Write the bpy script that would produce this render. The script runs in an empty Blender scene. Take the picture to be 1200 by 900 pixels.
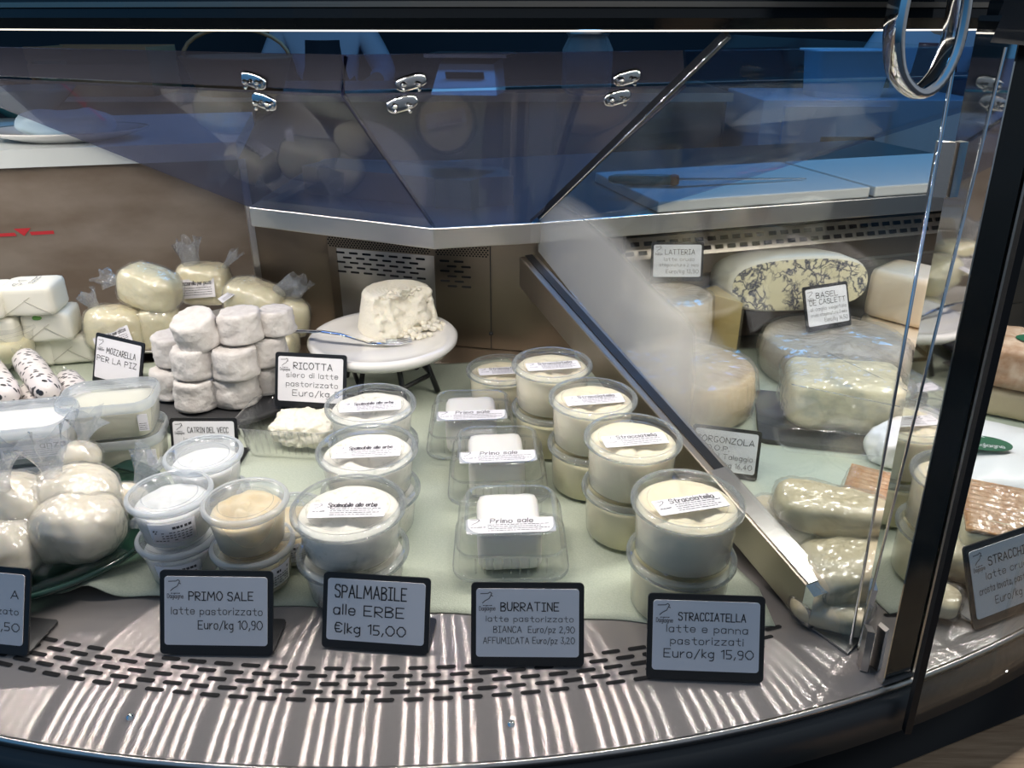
import bpy, bmesh, math, random
from mathutils import Vector, Matrix, Euler, noise
R = math.radians
PI = math.pi
random.seed(7)
SC = bpy.context.scene
COL = SC.collection

# ------------------------------------------------------------------ camera
CAM_H, PITCH, FPX = 0.55, R(25.5), 906.0
cam_d = bpy.data.cameras.new('camera')
cam_d.sensor_width = 36.0
cam_d.lens = 36.0 * FPX / 1200.0
cam_d.clip_start = 0.02
cam_o = bpy.data.objects.new('camera', cam_d)
cam_o.location = (0, 0, CAM_H)
cam_o.rotation_euler = (PI / 2 - PITCH, 0, 0)
COL.objects.link(cam_o)
SC.camera = cam_o

# ------------------------------------------------------------------ light and exposure
LED_POWER = 670.0
WORLD_FRONT = (0.20, 0.23, 0.27)
WORLD_SIDE = (0.06, 0.20, 0.40)
SC.view_settings.view_transform = 'Standard'
SC.view_settings.look = 'None'
SC.view_settings.gamma = 1
SC.view_settings.exposure = 0.0
SC.view_settings.use_curve_mapping = False
try:
    SC.cycles.transparent_max_bounces = 40
    SC.cycles.max_bounces = 12
    SC.cycles.use_denoising = True
    SC.cycles.caustics_reflective = False
    SC.cycles.caustics_refractive = False
except Exception:
    pass
w = bpy.data.worlds.new('shop_street_light')
SC.world = w
w.use_nodes = True
nt = w.node_tree
nt.nodes.clear()
wo = nt.nodes.new('ShaderNodeOutputWorld')
wb = nt.nodes.new('ShaderNodeBackground')
wt = nt.nodes.new('ShaderNodeTexCoord')
wx = nt.nodes.new('ShaderNodeSeparateXYZ')
nt.links.new(wt.outputs['Generated'], wx.inputs[0])
wr = nt.nodes.new('ShaderNodeMapRange')          # blue added on the left side for the partition pane to reflect
wr.inputs['From Min'].default_value = -0.25
wr.inputs['From Max'].default_value = -0.7
nt.links.new(wx.outputs['X'], wr.inputs['Value'])
wm = nt.nodes.new('ShaderNodeMix'); wm.data_type = 'RGBA'
nt.links.new(wr.outputs[0], wm.inputs['Factor'])
wm.inputs['A'].default_value = (*WORLD_FRONT, 1)
wm.inputs['B'].default_value = (*WORLD_SIDE, 1)
wz = nt.nodes.new('ShaderNodeMapRange')          # pavement below the horizon is darker
wz.inputs['From Min'].default_value = -0.25
wz.inputs['From Max'].default_value = 0.12
wz.inputs['To Min'].default_value = 0.12
wz.inputs['To Max'].default_value = 1.0
nt.links.new(wx.outputs['Z'], wz.inputs['Value'])
wv = nt.nodes.new('ShaderNodeVectorMath'); wv.operation = 'SCALE'
nt.links.new(wm.outputs['Result'], wv.inputs[0])
nt.links.new(wz.outputs[0], wv.inputs['Scale'])
nt.links.new(wv.outputs[0], wb.inputs['Color'])
wb.inputs['Strength'].default_value = 1.0
nt.links.new(wb.outputs[0], wo.inputs[0])


def area_light(name, loc, target, size, size_y, power, color):
    l = bpy.data.lights.new(name, 'AREA')
    l.shape = 'RECTANGLE'; l.size = size; l.size_y = size_y; l.energy = power; l.color = color
    o = bpy.data.objects.new(name, l)
    o.location = loc
    o.rotation_euler = (Vector(target) - Vector(loc)).to_track_quat('-Z', 'Y').to_euler()
    COL.objects.link(o)
    return o


# added blue fill over the ledge, standing in for daylight on the boards
area_light('blue_fill_light', (0.4, 2.5, 1.85), (0.4, 1.9, 0), 2.2, 0.5, 30.0, (0.12, 0.48, 1.0))


# ------------------------------------------------------------------ helpers
def at(px, py, z=0.0):
    """point at height z on the sight line of a photo pixel"""
    r = Vector(((px - 600) / FPX, math.cos(PITCH) + (450 - py) / FPX * math.sin(PITCH), -math.sin(PITCH) + (450 - py) / FPX * math.cos(PITCH)))
    t = (z - CAM_H) / r.z
    return Vector((r.x * t, r.y * t, z))


class MB:
    """collects faces into one mesh"""
    def __init__(self):
        self.v, self.f, self.m, self.s = [], [], [], []

    def add(self, vs, fs, mi=0, smooth=False):
        o = len(self.v)
        self.v += [tuple(p) for p in vs]
        for f in fs:
            self.f.append([i + o for i in f]); self.m.append(mi); self.s.append(smooth)
        return self

    def box(self, c, s, rot=None, mi=0):
        M = Euler(rot).to_matrix() if rot else Matrix.Identity(3)
        vs = [M @ Vector((x * s[0] / 2, y * s[1] / 2, z * s[2] / 2)) + Vector(c) for x in (-1, 1) for y in (-1, 1) for z in (-1, 1)]
        return self.add(vs, [(0, 1, 3, 2), (4, 6, 7, 5), (0, 4, 5, 1), (2, 3, 7, 6), (0, 2, 6, 4), (1, 5, 7, 3)], mi)

    def hexa(self, lo, hi, mi=0):
        """loft between two loops with the same count, both capped"""
        n = len(lo)
        fs = [tuple(reversed(range(n))), tuple(range(n, 2 * n))]
        fs += [(i, (i + 1) % n, n + (i + 1) % n, n + i) for i in range(n)]
        return self.add(list(lo) + list(hi), fs, mi)

    def prism(self, poly, z0, z1, mi=0):
        return self.hexa([(x, y, z0) for x, y in poly], [(x, y, z1) for x, y in poly], mi)

    def lathe(self, prof, n=40, c=(0, 0, 0), mi=0, smooth=True, sx=1, sy=1):
        vs, fs = [], []
        k = len(prof)
        for r, z in prof:
            for i in range(n):
                a = 2 * PI * i / n
                vs.append((c[0] + r * math.cos(a) * sx, c[1] + r * math.sin(a) * sy, c[2] + z))
        for j in range(k - 1):
            for i in range(n):
                fs.append((j * n + i, j * n + (i + 1) % n, (j + 1) * n + (i + 1) % n, (j + 1) * n + i))
        return self.add(vs, fs, mi, smooth)

    def rings(self, rings, mi=0, smooth=True, cap=True):
        n = len(rings[0])
        vs = [p for r in rings for p in r]
        fs = []
        for j in range(len(rings) - 1):
            for i in range(n):
                fs.append((j * n + i, j * n + (i + 1) % n, (j + 1) * n + (i + 1) % n, (j + 1) * n + i))
        if cap:
            fs.append(tuple(reversed(range(n)))); fs.append(tuple(range((len(rings) - 1) * n, len(rings) * n)))
        return self.add(vs, fs, mi, smooth)

    def tube(self, pts, r, n=8, mi=0, flat=1.0, up=(0, 0, 1)):
        pts = [Vector(p) for p in pts]
        rs = r if isinstance(r, (list, tuple)) else [r] * len(pts)
        out = []
        for i, p in enumerate(pts):
            d = (pts[min(i + 1, len(pts) - 1)] - pts[max(i - 1, 0)]).normalized()
            a = d.cross(Vector(up))
            a = a.normalized() if a.length > 1e-4 else Vector((1, 0, 0))
            b = a.cross(d).normalized()
            out.append([p + a * rs[i] * math.cos(2 * PI * k / n) + b * rs[i] * flat * math.sin(2 * PI * k / n) for k in range(n)])
        return self.rings(out, mi)

    def sup(self, s, e=2.0, n=20, c=(0, 0, 0), amp=0.0, freq=20.0, seed=0, rot=None, mi=0, flat=None):
        """a rounded block or ball: cube sphere under an L-e norm, roughened"""
        vs, fs, idx = [], [], {}
        M = Euler(rot).to_matrix() if rot else Matrix.Identity(3)

        def vid(p):
            k = tuple(round(q * 1000) for q in p)
            if k not in idx:
                L = sum(abs(q) ** e for q in p) ** (1 / e)
                d = Vector(p) / L
                q = Vector((d.x * s[0], d.y * s[1], d.z * s[2]))
                if amp:
                    h = noise.fractal(q * freq + Vector((seed * 3.1, seed * 1.7, seed)), 0.8, 2.0, 3) * amp
                    q += d.normalized() * h
                if flat is not None:
                    q.z = max(q.z, flat)
                q = M @ q + Vector(c)
                idx[k] = len(vs); vs.append(q)
            return idx[k]
        for ax in range(3):
            for sg in (-1, 1):
                for i in range(n):
                    for j in range(n):
                        q = []
                        for a, b in ((i, j), (i + 1, j), (i + 1, j + 1), (i, j + 1)):
                            p = [0, 0, 0]
                            p[ax] = sg
                            p[(ax + 1) % 3] = math.tan((a / n * 2 - 1) * PI / 4)
                            p[(ax + 2) % 3] = math.tan((b / n * 2 - 1) * PI / 4)
                            q.append(vid(p))
                        fs.append(tuple(q) if sg > 0 else tuple(reversed(q)))
        return self.add(vs, fs, mi, True)

    def rough(self, amp, freq, seed=0, test=None):
        for i, p in enumerate(self.v):
            q = Vector(p)
            if test and not test(q):
                continue
            o = Vector((seed * 2.3, seed, seed * 0.7))
            self.v[i] = tuple(q + noise.noise_vector(q * freq + o) * amp)
        return self

    def facet(self, amp=.0012, freq=170, seed=0):
        self.rough(amp, freq, seed)
        self.s = [False] * len(self.s)
        return self

    def xf(self, M):
        self.v = [tuple(M @ Vector(p)) for p in self.v]
        return self

    def build(self, name, mat, parent=None):
        me = bpy.data.meshes.new(name)
        me.from_pydata(self.v, [], self.f)
        for m in (mat if isinstance(mat, (list, tuple)) else [mat]):
            me.materials.append(m)
        me.polygons.foreach_set('material_index', self.m)
        me.polygons.foreach_set('use_smooth', self.s)
        bm = bmesh.new(); bm.from_mesh(me)
        bmesh.ops.recalc_face_normals(bm, faces=bm.faces)
        bm.to_mesh(me); bm.free()
        me.update()
        o = bpy.data.objects.new(name, me)
        COL.objects.link(o)
        if parent:
            o.parent = parent
        return o


def tag(o, label=None, cat=None, group=None, kind=None):
    for k, v in (('label', label), ('category', cat), ('group', group), ('kind', kind)):
        if v:
            o[k] = v
    return o


def thing(name, label, cat, loc=(0, 0, 0), rz=0.0, group=None, rot=None):
    o = bpy.data.objects.new(name, None)
    o.empty_display_size = 0.02
    o.location = loc
    o.rotation_euler = rot if rot else (0, 0, rz)
    COL.objects.link(o)
    return tag(o, label, cat, group)


def dup(root, loc, rz=None, label=None, scale=None):
    """copy of a thing with its parts and sub-parts"""
    c = root.copy(); COL.objects.link(c)
    c.location = loc
    if rz is not None:
        c.rotation_euler = (0, 0, rz) if not isinstance(rz, tuple) else rz
    if scale:
        c.scale = scale
    if label:
        c['label'] = label
    for ch in list(root.children):
        d = ch.copy(); COL.objects.link(d); d.parent = c
        for g in list(ch.children):
            h = g.copy(); COL.objects.link(h); h.parent = d
    return c


def bevel(o, wdt=0.003, seg=2):
    m = o.modifiers.new('bevel', 'BEVEL'); m.width = wdt; m.segments = seg; m.limit_method = 'ANGLE'
    return o


def rrect(wd, dp, r, n=5, z=0.0):
    pts = []
    for cx, cy, a0 in ((wd / 2 - r, dp / 2 - r, 0), (-wd / 2 + r, dp / 2 - r, 90), (-wd / 2 + r, -dp / 2 + r, 180), (wd / 2 - r, -dp / 2 + r, 270)):
        for i in range(n + 1):
            a = R(a0 + 90 * i / n)
            pts.append((cx + r * math.cos(a), cy + r * math.sin(a), z))
    return pts


# ------------------------------------------------------------------ materials
MATS = {}


def base(name):
    m = bpy.data.materials.new(name); m.use_nodes = True
    m.node_tree.nodes.clear()
    return m, m.node_tree, m.node_tree.nodes.new('ShaderNodeOutputMaterial')


def noise_tex(nt, scale, detail=4.0, coord='Object', sc=None):
    tc = nt.nodes.new('ShaderNodeTexCoord')
    n = nt.nodes.new('ShaderNodeTexNoise')
    n.inputs['Scale'].default_value = scale; n.inputs['Detail'].default_value = detail
    if sc:
        mp = nt.nodes.new('ShaderNodeMapping'); mp.inputs['Scale'].default_value = sc
        nt.links.new(tc.outputs[coord], mp.inputs[0]); nt.links.new(mp.outputs[0], n.inputs['Vector'])
    else:
        nt.links.new(tc.outputs[coord], n.inputs['Vector'])
    return n


def add_bump(nt, node, scale, strength, dist=0.002, detail=4.0, sc=None):
    n = noise_tex(nt, scale, detail, sc=sc)
    b = nt.nodes.new('ShaderNodeBump')
    b.inputs['Strength'].default_value = strength; b.inputs['Distance'].default_value = dist
    nt.links.new(n.outputs['Fac'], b.inputs['Height'])
    nt.links.new(b.outputs[0], node.inputs['Normal'])
    return b


def pbr(name, col, rough=0.5, metal=0.0, col2=None, vscale=30.0, vsc=None, bump=0.0, bscale=60.0, bsc=None, coat=0.0, sss=0.0, emit=None, lo=0.35, hi=0.65):
    m, nt, out = base(name)
    p = nt.nodes.new('ShaderNodeBsdfPrincipled')
    p.inputs['Base Color'].default_value = (*col, 1)
    p.inputs['Roughness'].default_value = rough
    p.inputs['Metallic'].default_value = metal
    p.inputs['Coat Weight'].default_value = coat
    p.inputs['Coat Roughness'].default_value = 0.05
    if sss:
        p.inputs['Subsurface Weight'].default_value = sss
        p.inputs['Subsurface Radius'].default_value = (1.0, 0.8, 0.5)
        p.inputs['Subsurface Scale'].default_value = 0.006
    if col2:
        n = noise_tex(nt, vscale, 5.0, sc=vsc)
        r = nt.nodes.new('ShaderNodeValToRGB')
        r.color_ramp.elements[0].position = lo; r.color_ramp.elements[1].position = hi
        r.color_ramp.elements[0].color = (*col, 1); r.color_ramp.elements[1].color = (*col2, 1)
        nt.links.new(n.outputs['Fac'], r.inputs[0]); nt.links.new(r.outputs[0], p.inputs['Base Color'])
    if bump:
        b = add_bump(nt, p, bscale, bump, sc=bsc)
        if coat:
            nt.links.new(b.outputs[0], p.inputs['Coat Normal'])
    if emit:
        p.inputs['Emission Color'].default_value = (*emit[0], 1); p.inputs['Emission Strength'].default_value = emit[1]
    nt.links.new(p.outputs[0], out.inputs[0])
    MATS[name] = m
    return m


def clear(name, tint=(0.95, 0.97, 0.97), gloss=1.0, f0=0.05, rough=0.04, haze=0.0, haze_col=(0.9, 0.92, 0.95), bump=0.0, bscale=40.0, edge=0.0, edge_col=(0.75, 0.8, 0.82)):
    """thin clear plastic or glass: see-through, mirror-like towards grazing angles, a little milky"""
    m, nt, out = base(name)
    tr = nt.nodes.new('ShaderNodeBsdfTransparent'); tr.inputs[0].default_value = (*tint, 1)
    gl = nt.nodes.new('ShaderNodeBsdfGlossy'); gl.inputs['Roughness'].default_value = rough
    lw = nt.nodes.new('ShaderNodeLayerWeight'); lw.inputs['Blend'].default_value = 0.5
    pw = nt.nodes.new('ShaderNodeMath'); pw.operation = 'POWER'; pw.inputs[1].default_value = 4.0
    nt.links.new(lw.outputs['Facing'], pw.inputs[0])
    ma = nt.nodes.new('ShaderNodeMath'); ma.operation = 'MULTIPLY_ADD'; ma.use_clamp = True
    ma.inputs[1].default_value = 0.75 * gloss; ma.inputs[2].default_value = f0
    nt.links.new(pw.outputs[0], ma.inputs[0])
    mx = nt.nodes.new('ShaderNodeMixShader')
    nt.links.new(ma.outputs[0], mx.inputs[0])
    last = tr
    if haze or edge:
        di = nt.nodes.new('ShaderNodeBsdfDiffuse'); di.inputs[0].default_value = (*haze_col, 1)
        tl = nt.nodes.new('ShaderNodeBsdfTranslucent'); tl.inputs[0].default_value = (*haze_col, 1)
        m1 = nt.nodes.new('ShaderNodeMixShader'); m1.inputs[0].default_value = 0.5
        nt.links.new(di.outputs[0], m1.inputs[1]); nt.links.new(tl.outputs[0], m1.inputs[2])
        m2 = nt.nodes.new('ShaderNodeMixShader')
        if edge:
            p2 = nt.nodes.new('ShaderNodeMath'); p2.operation = 'POWER'; p2.inputs[1].default_value = 2.5
            nt.links.new(lw.outputs['Facing'], p2.inputs[0])
            m3 = nt.nodes.new('ShaderNodeMath'); m3.operation = 'MULTIPLY_ADD'; m3.inputs[1].default_value = edge; m3.inputs[2].default_value = haze; m3.use_clamp = True
            nt.links.new(p2.outputs[0], m3.inputs[0]); nt.links.new(m3.outputs[0], m2.inputs[0])
        else:
            m2.inputs[0].default_value = haze
        nt.links.new(tr.outputs[0], m2.inputs[1]); nt.links.new(m1.outputs[0], m2.inputs[2])
        last = m2
    nt.links.new(last.outputs[0], mx.inputs[1]); nt.links.new(gl.outputs[0], mx.inputs[2])
    if bump:
        b = add_bump(nt, gl, bscale, bump, 0.016, 2.0)
    nt.links.new(mx.outputs[0], out.inputs[0])
    MATS[name] = m
    return m


def ribbed_steel(name, col, rough, aniso):
    """brushed steel with the grain running around the case, highlights drawn out across it"""
    m, nt, out = base(name)
    p = nt.nodes.new('ShaderNodeBsdfAnisotropic')
    p.inputs['Color'].default_value = (*col, 1)
    p.inputs['Roughness'].default_value = rough
    p.inputs['Anisotropy'].default_value = aniso
    t = nt.nodes.new('ShaderNodeTangent'); t.direction_type = 'RADIAL'; t.axis = 'Z'
    nt.links.new(t.outputs[0], p.inputs['Tangent'])
    d = nt.nodes.new('ShaderNodeBsdfDiffuse'); d.inputs[0].default_value = (0.44, 0.41, 0.40, 1)
    mx = nt.nodes.new('ShaderNodeMixShader'); mx.inputs[0].default_value = 0.42
    nt.links.new(p.outputs[0], mx.inputs[1]); nt.links.new(d.outputs[0], mx.inputs[2])
    nt.links.new(mx.outputs[0], out.inputs[0])
    return m


STEEL_DECK = ribbed_steel('brushed_deck_steel', (0.28, 0.255, 0.245), 0.145, 0.905)
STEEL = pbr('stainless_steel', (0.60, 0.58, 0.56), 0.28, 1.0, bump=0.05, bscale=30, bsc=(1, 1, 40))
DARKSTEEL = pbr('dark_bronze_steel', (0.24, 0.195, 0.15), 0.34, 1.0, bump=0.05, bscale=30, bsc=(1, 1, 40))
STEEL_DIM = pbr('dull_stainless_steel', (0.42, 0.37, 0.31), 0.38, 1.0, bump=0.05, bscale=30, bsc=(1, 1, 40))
CHROME = pbr('polished_chrome', (0.86, 0.86, 0.86), 0.06, 1.0)
MIRROR = pbr('polished_steel_mirror', (0.82, 0.81, 0.80), 0.03, 1.0)
BLACK = pbr('black_powder_coat', (0.012, 0.013, 0.015), 0.35)
BLACKGLOSS = pbr('black_gloss_panel', (0.012, 0.016, 0.018), 0.12)
FASCIA = pbr('dark_grey_fascia', (0.030, 0.034, 0.038), 0.38)
RUBBER = pbr('black_rubber', (0.006, 0.006, 0.007), 0.6)
HOLE = pbr('dark_vent_opening', (0.004, 0.004, 0.005), 0.9)
BROWN = pbr('scuffed_brown_panel', (0.155, 0.118, 0.088), 0.40, 0.0, col2=(0.235, 0.195, 0.16), vscale=7, vsc=(1, 1, 2.2), bump=0.08, bscale=90, coat=0.25)
CLOTH = pbr('pale_green_cloth', (0.46, 0.51, 0.41), 0.9, col2=(0.53, 0.57, 0.47), vscale=500, bump=0.35, bscale=700)
CREAM = pbr('cream_cheese', (0.84, 0.80, 0.69), 0.45, bump=0.25, bscale=70, sss=0.25)
RICOTTA = pbr('ricotta_curd', (0.88, 0.83, 0.70), 0.7, bump=0.8, bscale=190, sss=0.15)
WHITECH = pbr('fresh_white_cheese', (0.90, 0.88, 0.85), 0.45, bump=0.12, bscale=60, sss=0.2)
BLOOMY = pbr('bloomy_goat_rind', (0.70, 0.67, 0.64), 0.8, col2=(0.60, 0.56, 0.53), vscale=70, bump=0.9, bscale=130)
YELLOWC = pbr('pale_yellow_cheese', (0.86, 0.79, 0.52), 0.4, bump=0.15, bscale=50, sss=0.2)
MOZZA = pbr('mozzarella_in_bag', (0.86, 0.79, 0.60), 0.25, bump=0.25, bscale=28, coat=0.6, sss=0.2)
BURRATA = pbr('burrata_in_film', (0.86, 0.80, 0.67), 0.4, bump=0.10, bscale=25, coat=0.3, sss=0.25)
WHEY = pbr('cream_in_whey', (0.76, 0.70, 0.47), 0.35, sss=0.1)
HERB = pbr('herbed_spread', (0.90, 0.87, 0.78), 0.55, col2=(0.52, 0.54, 0.42), vscale=120, bump=0.3, bscale=90, lo=0.58, hi=0.75)
BUTTER = pbr('orange_cream', (0.86, 0.66, 0.36), 0.4, col2=(0.88, 0.74, 0.50), vscale=60, bump=0.3, bscale=60, sss=0.2)
PAPER = pbr('white_paper', (0.84, 0.83, 0.86), 0.6, bump=0.06, bscale=30)
LABELP = pbr('label_paper', (0.86, 0.84, 0.88), 0.55)
INK = pbr('black_ink', (0.02, 0.02, 0.025), 0.6)
INKSOFT = pbr('grey_ink', (0.09, 0.085, 0.10), 0.7)
WAXPAPER = pbr('waxed_wrapping_paper', (0.84, 0.82, 0.72), 0.45, bump=0.25, bscale=25)
FOLD_SHADOW = pbr('paper_fold_shadow_line', (0.60, 0.58, 0.50), 0.7)  # darker tone paints the shadow line along each paper fold
GREENINK = pbr('green_print', (0.16, 0.38, 0.08), 0.6)
CERAMIC = pbr('white_ceramic', (0.86, 0.84, 0.81), 0.12, coat=0.5)
SLATE = pbr('black_slate', (0.022, 0.022, 0.024), 0.55, bump=0.3, bscale=60)
BOARDM = pbr('white_cutting_board', (0.62, 0.63, 0.62), 0.45)
WOOD = pbr('oak_boards', (0.62, 0.41, 0.25), 0.5, col2=(0.42, 0.26, 0.15), vscale=16, vsc=(1, 14, 6), bump=0.15, bscale=40, bsc=(1, 12, 1))
GREENPL = pbr('green_knife_handle', (0.01, 0.115, 0.085), 0.35)
REDPL = pbr('red_handle_collar', (0.28, 0.05, 0.03), 0.4)
RED = pbr('red_marking_tape', (0.50, 0.025, 0.035), 0.5)
BEIGE = pbr('beige_rind', (0.64, 0.44, 0.24), 0.55, col2=(0.76, 0.58, 0.36), vscale=16, bump=0.2, bscale=30)
PALEW = pbr('pale_pressed_cheese', (0.74, 0.62, 0.46), 0.5, bump=0.12, bscale=50, sss=0.1)
OLDY = pbr('golden_cheese', (0.76, 0.58, 0.24), 0.4, bump=0.2, bscale=40)
BROWNRIND = pbr('orange_brown_rind', (0.50, 0.25, 0.10), 0.4, col2=(0.66, 0.42, 0.24), vscale=28, vsc=(1, 5, 1), bump=0.5, bscale=45, bsc=(1, 6, 1), coat=0.5)
CRUSTY = pbr('rusty_crust', (0.36, 0.20, 0.11), 0.55, col2=(0.58, 0.42, 0.30), vscale=45, bump=0.5, bscale=70)
GORGO = pbr('creamy_blue_cheese', (0.80, 0.72, 0.50), 0.4, col2=(0.42, 0.42, 0.34), vscale=26, bump=0.3, bscale=40, lo=0.52, hi=0.72)
STRACC = pbr('pale_stracchino', (0.76, 0.64, 0.42), 0.4, bump=0.4, bscale=40, coat=0.25)
GREENLBL = pbr('dark_green_label', (0.012, 0.10, 0.045), 0.5)
WHITEPRINT = pbr('white_print', (0.8, 0.8, 0.8), 0.6)
WHITEWRAP = pbr('white_wrapping', (0.80, 0.79, 0.79), 0.35, bump=0.3, bscale=18, coat=0.3)
STAFFWHITE = pbr('pale_blue_cotton', (0.55, 0.66, 0.80), 0.85, bump=0.4, bscale=14)
APRON = pbr('dark_apron', (0.02, 0.025, 0.035), 0.8)
MAROON = pbr('maroon_cloth', (0.11, 0.035, 0.05), 0.8)
SKIN = pbr('skin', (0.55, 0.33, 0.23), 0.5, sss=0.1)
HAIR = pbr('dark_hair', (0.03, 0.02, 0.015), 0.5)
WALLBACK = pbr('dark_shop_wall', (0.020, 0.050, 0.075), 0.7)
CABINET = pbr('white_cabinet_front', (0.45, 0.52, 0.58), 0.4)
BLUEDOOR = pbr('dark_blue_panel', (0.012, 0.06, 0.10), 0.4)
TUBWHITE = pbr('white_plastic_tub', (0.74, 0.78, 0.82), 0.4)
TILE = pbr('shop_floor_tile', (0.10, 0.10, 0.10), 0.5)
CRATEW = pbr('light_wood_crate', (0.40, 0.24, 0.13), 0.6)
CHARC = pbr('charcoal_plastic', (0.03, 0.032, 0.036), 0.5)

TUBCLEAR = clear('clear_tub_plastic', (0.972, 0.975, 0.970), 0.9, 0.03, 0.05, 0.015, edge=0.22)
LIDCLEAR = clear('clear_lid_plastic', (0.972, 0.975, 0.972), 1.0, 0.04, 0.04, 0.02, edge=0.22)
RIMCLEAR = clear('clear_rim_bead', (0.86, 0.88, 0.89), 1.0, 0.10, 0.06, 0.16, (0.70, 0.76, 0.80), edge=0.35)
TUBMILK = clear('milky_tub_plastic', (0.94, 0.95, 0.95), 0.7, 0.04, 0.10, 0.22, (0.86, 0.88, 0.90), edge=0.35)
LIDMILK = clear('milky_lid_plastic', (0.93, 0.95, 0.97), 0.8, 0.06, 0.08, 0.16, (0.88, 0.92, 0.96), edge=0.35)
RIMMILK = clear('milky_rim_bead', (0.90, 0.93, 0.95), 0.9, 0.10, 0.08, 0.55, (0.88, 0.92, 0.96), edge=0.4)
FILM = clear('crinkled_film', (0.975, 0.975, 0.975), 0.9, 0.10, 0.15, 0.02, edge=0.12)
KNOTFILM = clear('gathered_film', (0.94, 0.95, 0.97), 0.9, 0.12, 0.07, 0.25, (0.82, 0.87, 0.93), bump=1.0, bscale=80)
PLEXICLEAR = clear('bluish_plexiglass', (0.62, 0.76, 0.90), 0.7, 0.05, 0.03, 0.012, (0.4, 0.55, 0.75))
PLEXI = clear('smoked_plexiglass', (0.58, 0.61, 0.74), 0.7, 0.06, 0.03, 0.13, (0.56, 0.55, 0.62))
GLASSY = clear('clear_pane', (0.93, 0.97, 0.98), 0.6, 0.03, 0.01)
GLASSDISH = clear('green_tinted_glass', (0.50, 0.66, 0.60), 0.9, 0.08, 0.03, 0.10, (0.10, 0.22, 0.19), edge=0.3)


def emission(name, col, st):
    m, nt, out = base(name)
    e = nt.nodes.new('ShaderNodeEmission'); e.inputs[0].default_value = (*col, 1); e.inputs[1].default_value = st
    nt.links.new(e.outputs[0], out.inputs[0])
    return m


LED = emission('led_chip', (1.0, 0.93, 0.86), LED_POWER)
LEDLIP = emission('led_diffuser', (1.0, 0.92, 0.80), 1.6)


def blue_vein():
    m, nt, out = base('blue_veined_paste')
    p = nt.nodes.new('ShaderNodeBsdfPrincipled'); p.inputs['Roughness'].default_value = 0.4
    tc = nt.nodes.new('ShaderNodeTexCoord')
    nz = nt.nodes.new('ShaderNodeTexNoise'); nz.inputs['Scale'].default_value = 34; nz.inputs['Detail'].default_value = 6
    nt.links.new(tc.outputs['Object'], nz.inputs['Vector'])
    va = nt.nodes.new('ShaderNodeVectorMath'); va.operation = 'MULTIPLY_ADD'
    va.inputs[1].default_value = (0.085,) * 3
    nt.links.new(nz.outputs['Color'], va.inputs[0]); nt.links.new(tc.outputs['Object'], va.inputs[2])
    vo = nt.nodes.new('ShaderNodeTexVoronoi'); vo.feature = 'DISTANCE_TO_EDGE'; vo.inputs['Scale'].default_value = 46
    nt.links.new(va.outputs[0], vo.inputs['Vector'])
    r = nt.nodes.new('ShaderNodeValToRGB')
    r.color_ramp.elements[0].position = 0.02; r.color_ramp.elements[0].color = (0.05, 0.055, 0.085, 1)
    r.color_ramp.elements[1].position = 0.20; r.color_ramp.elements[1].color = (0.80, 0.72, 0.48, 1)
    n2 = nt.nodes.new('ShaderNodeTexNoise'); n2.inputs['Scale'].default_value = 30
    nt.links.new(tc.outputs['Object'], n2.inputs['Vector'])
    sb = nt.nodes.new('ShaderNodeMapRange'); sb.inputs['From Min'].default_value = 0.50; sb.inputs['From Max'].default_value = 0.66
    sb.inputs['To Min'].default_value = 0; sb.inputs['To Max'].default_value = 0.22
    nt.links.new(n2.outputs['Fac'], sb.inputs['Value'])
    ad = nt.nodes.new('ShaderNodeMath'); ad.operation = 'ADD'
    nt.links.new(vo.outputs['Distance'], ad.inputs[0]); nt.links.new(sb.outputs[0], ad.inputs[1])
    nt.links.new(ad.outputs[0], r.inputs[0]); nt.links.new(r.outputs[0], p.inputs['Base Color'])
    p.inputs['Coat Weight'].default_value = 0.4
    nt.links.new(p.outputs[0], out.inputs[0])
    return m


BLUEVEIN = blue_vein()


def speckle():
    m, nt, out = base('speckled_wrapper')
    p = nt.nodes.new('ShaderNodeBsdfPrincipled'); p.inputs['Roughness'].default_value = 0.35
    tc = nt.nodes.new('ShaderNodeTexCoord')
    mp = nt.nodes.new('ShaderNodeMapping'); mp.inputs['Scale'].default_value = (1, 1.9, 1)
    nt.links.new(tc.outputs['Object'], mp.inputs[0])
    vo = nt.nodes.new('ShaderNodeTexVoronoi'); vo.inputs['Scale'].default_value = 75
    nt.links.new(mp.outputs[0], vo.inputs['Vector'])
    r = nt.nodes.new('ShaderNodeValToRGB')
    r.color_ramp.elements[0].position = 0.30; r.color_ramp.elements[0].color = (0.03, 0.03, 0.035, 1)
    r.color_ramp.elements[1].position = 0.36; r.color_ramp.elements[1].color = (0.82, 0.76, 0.74, 1)
    nt.links.new(vo.outputs['Distance'], r.inputs[0]); nt.links.new(r.outputs[0], p.inputs['Base Color'])
    p.inputs['Coat Weight'].default_value = 0.5
    nt.links.new(p.outputs[0], out.inputs[0])
    return m


SPECKLE = speckle()

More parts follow.
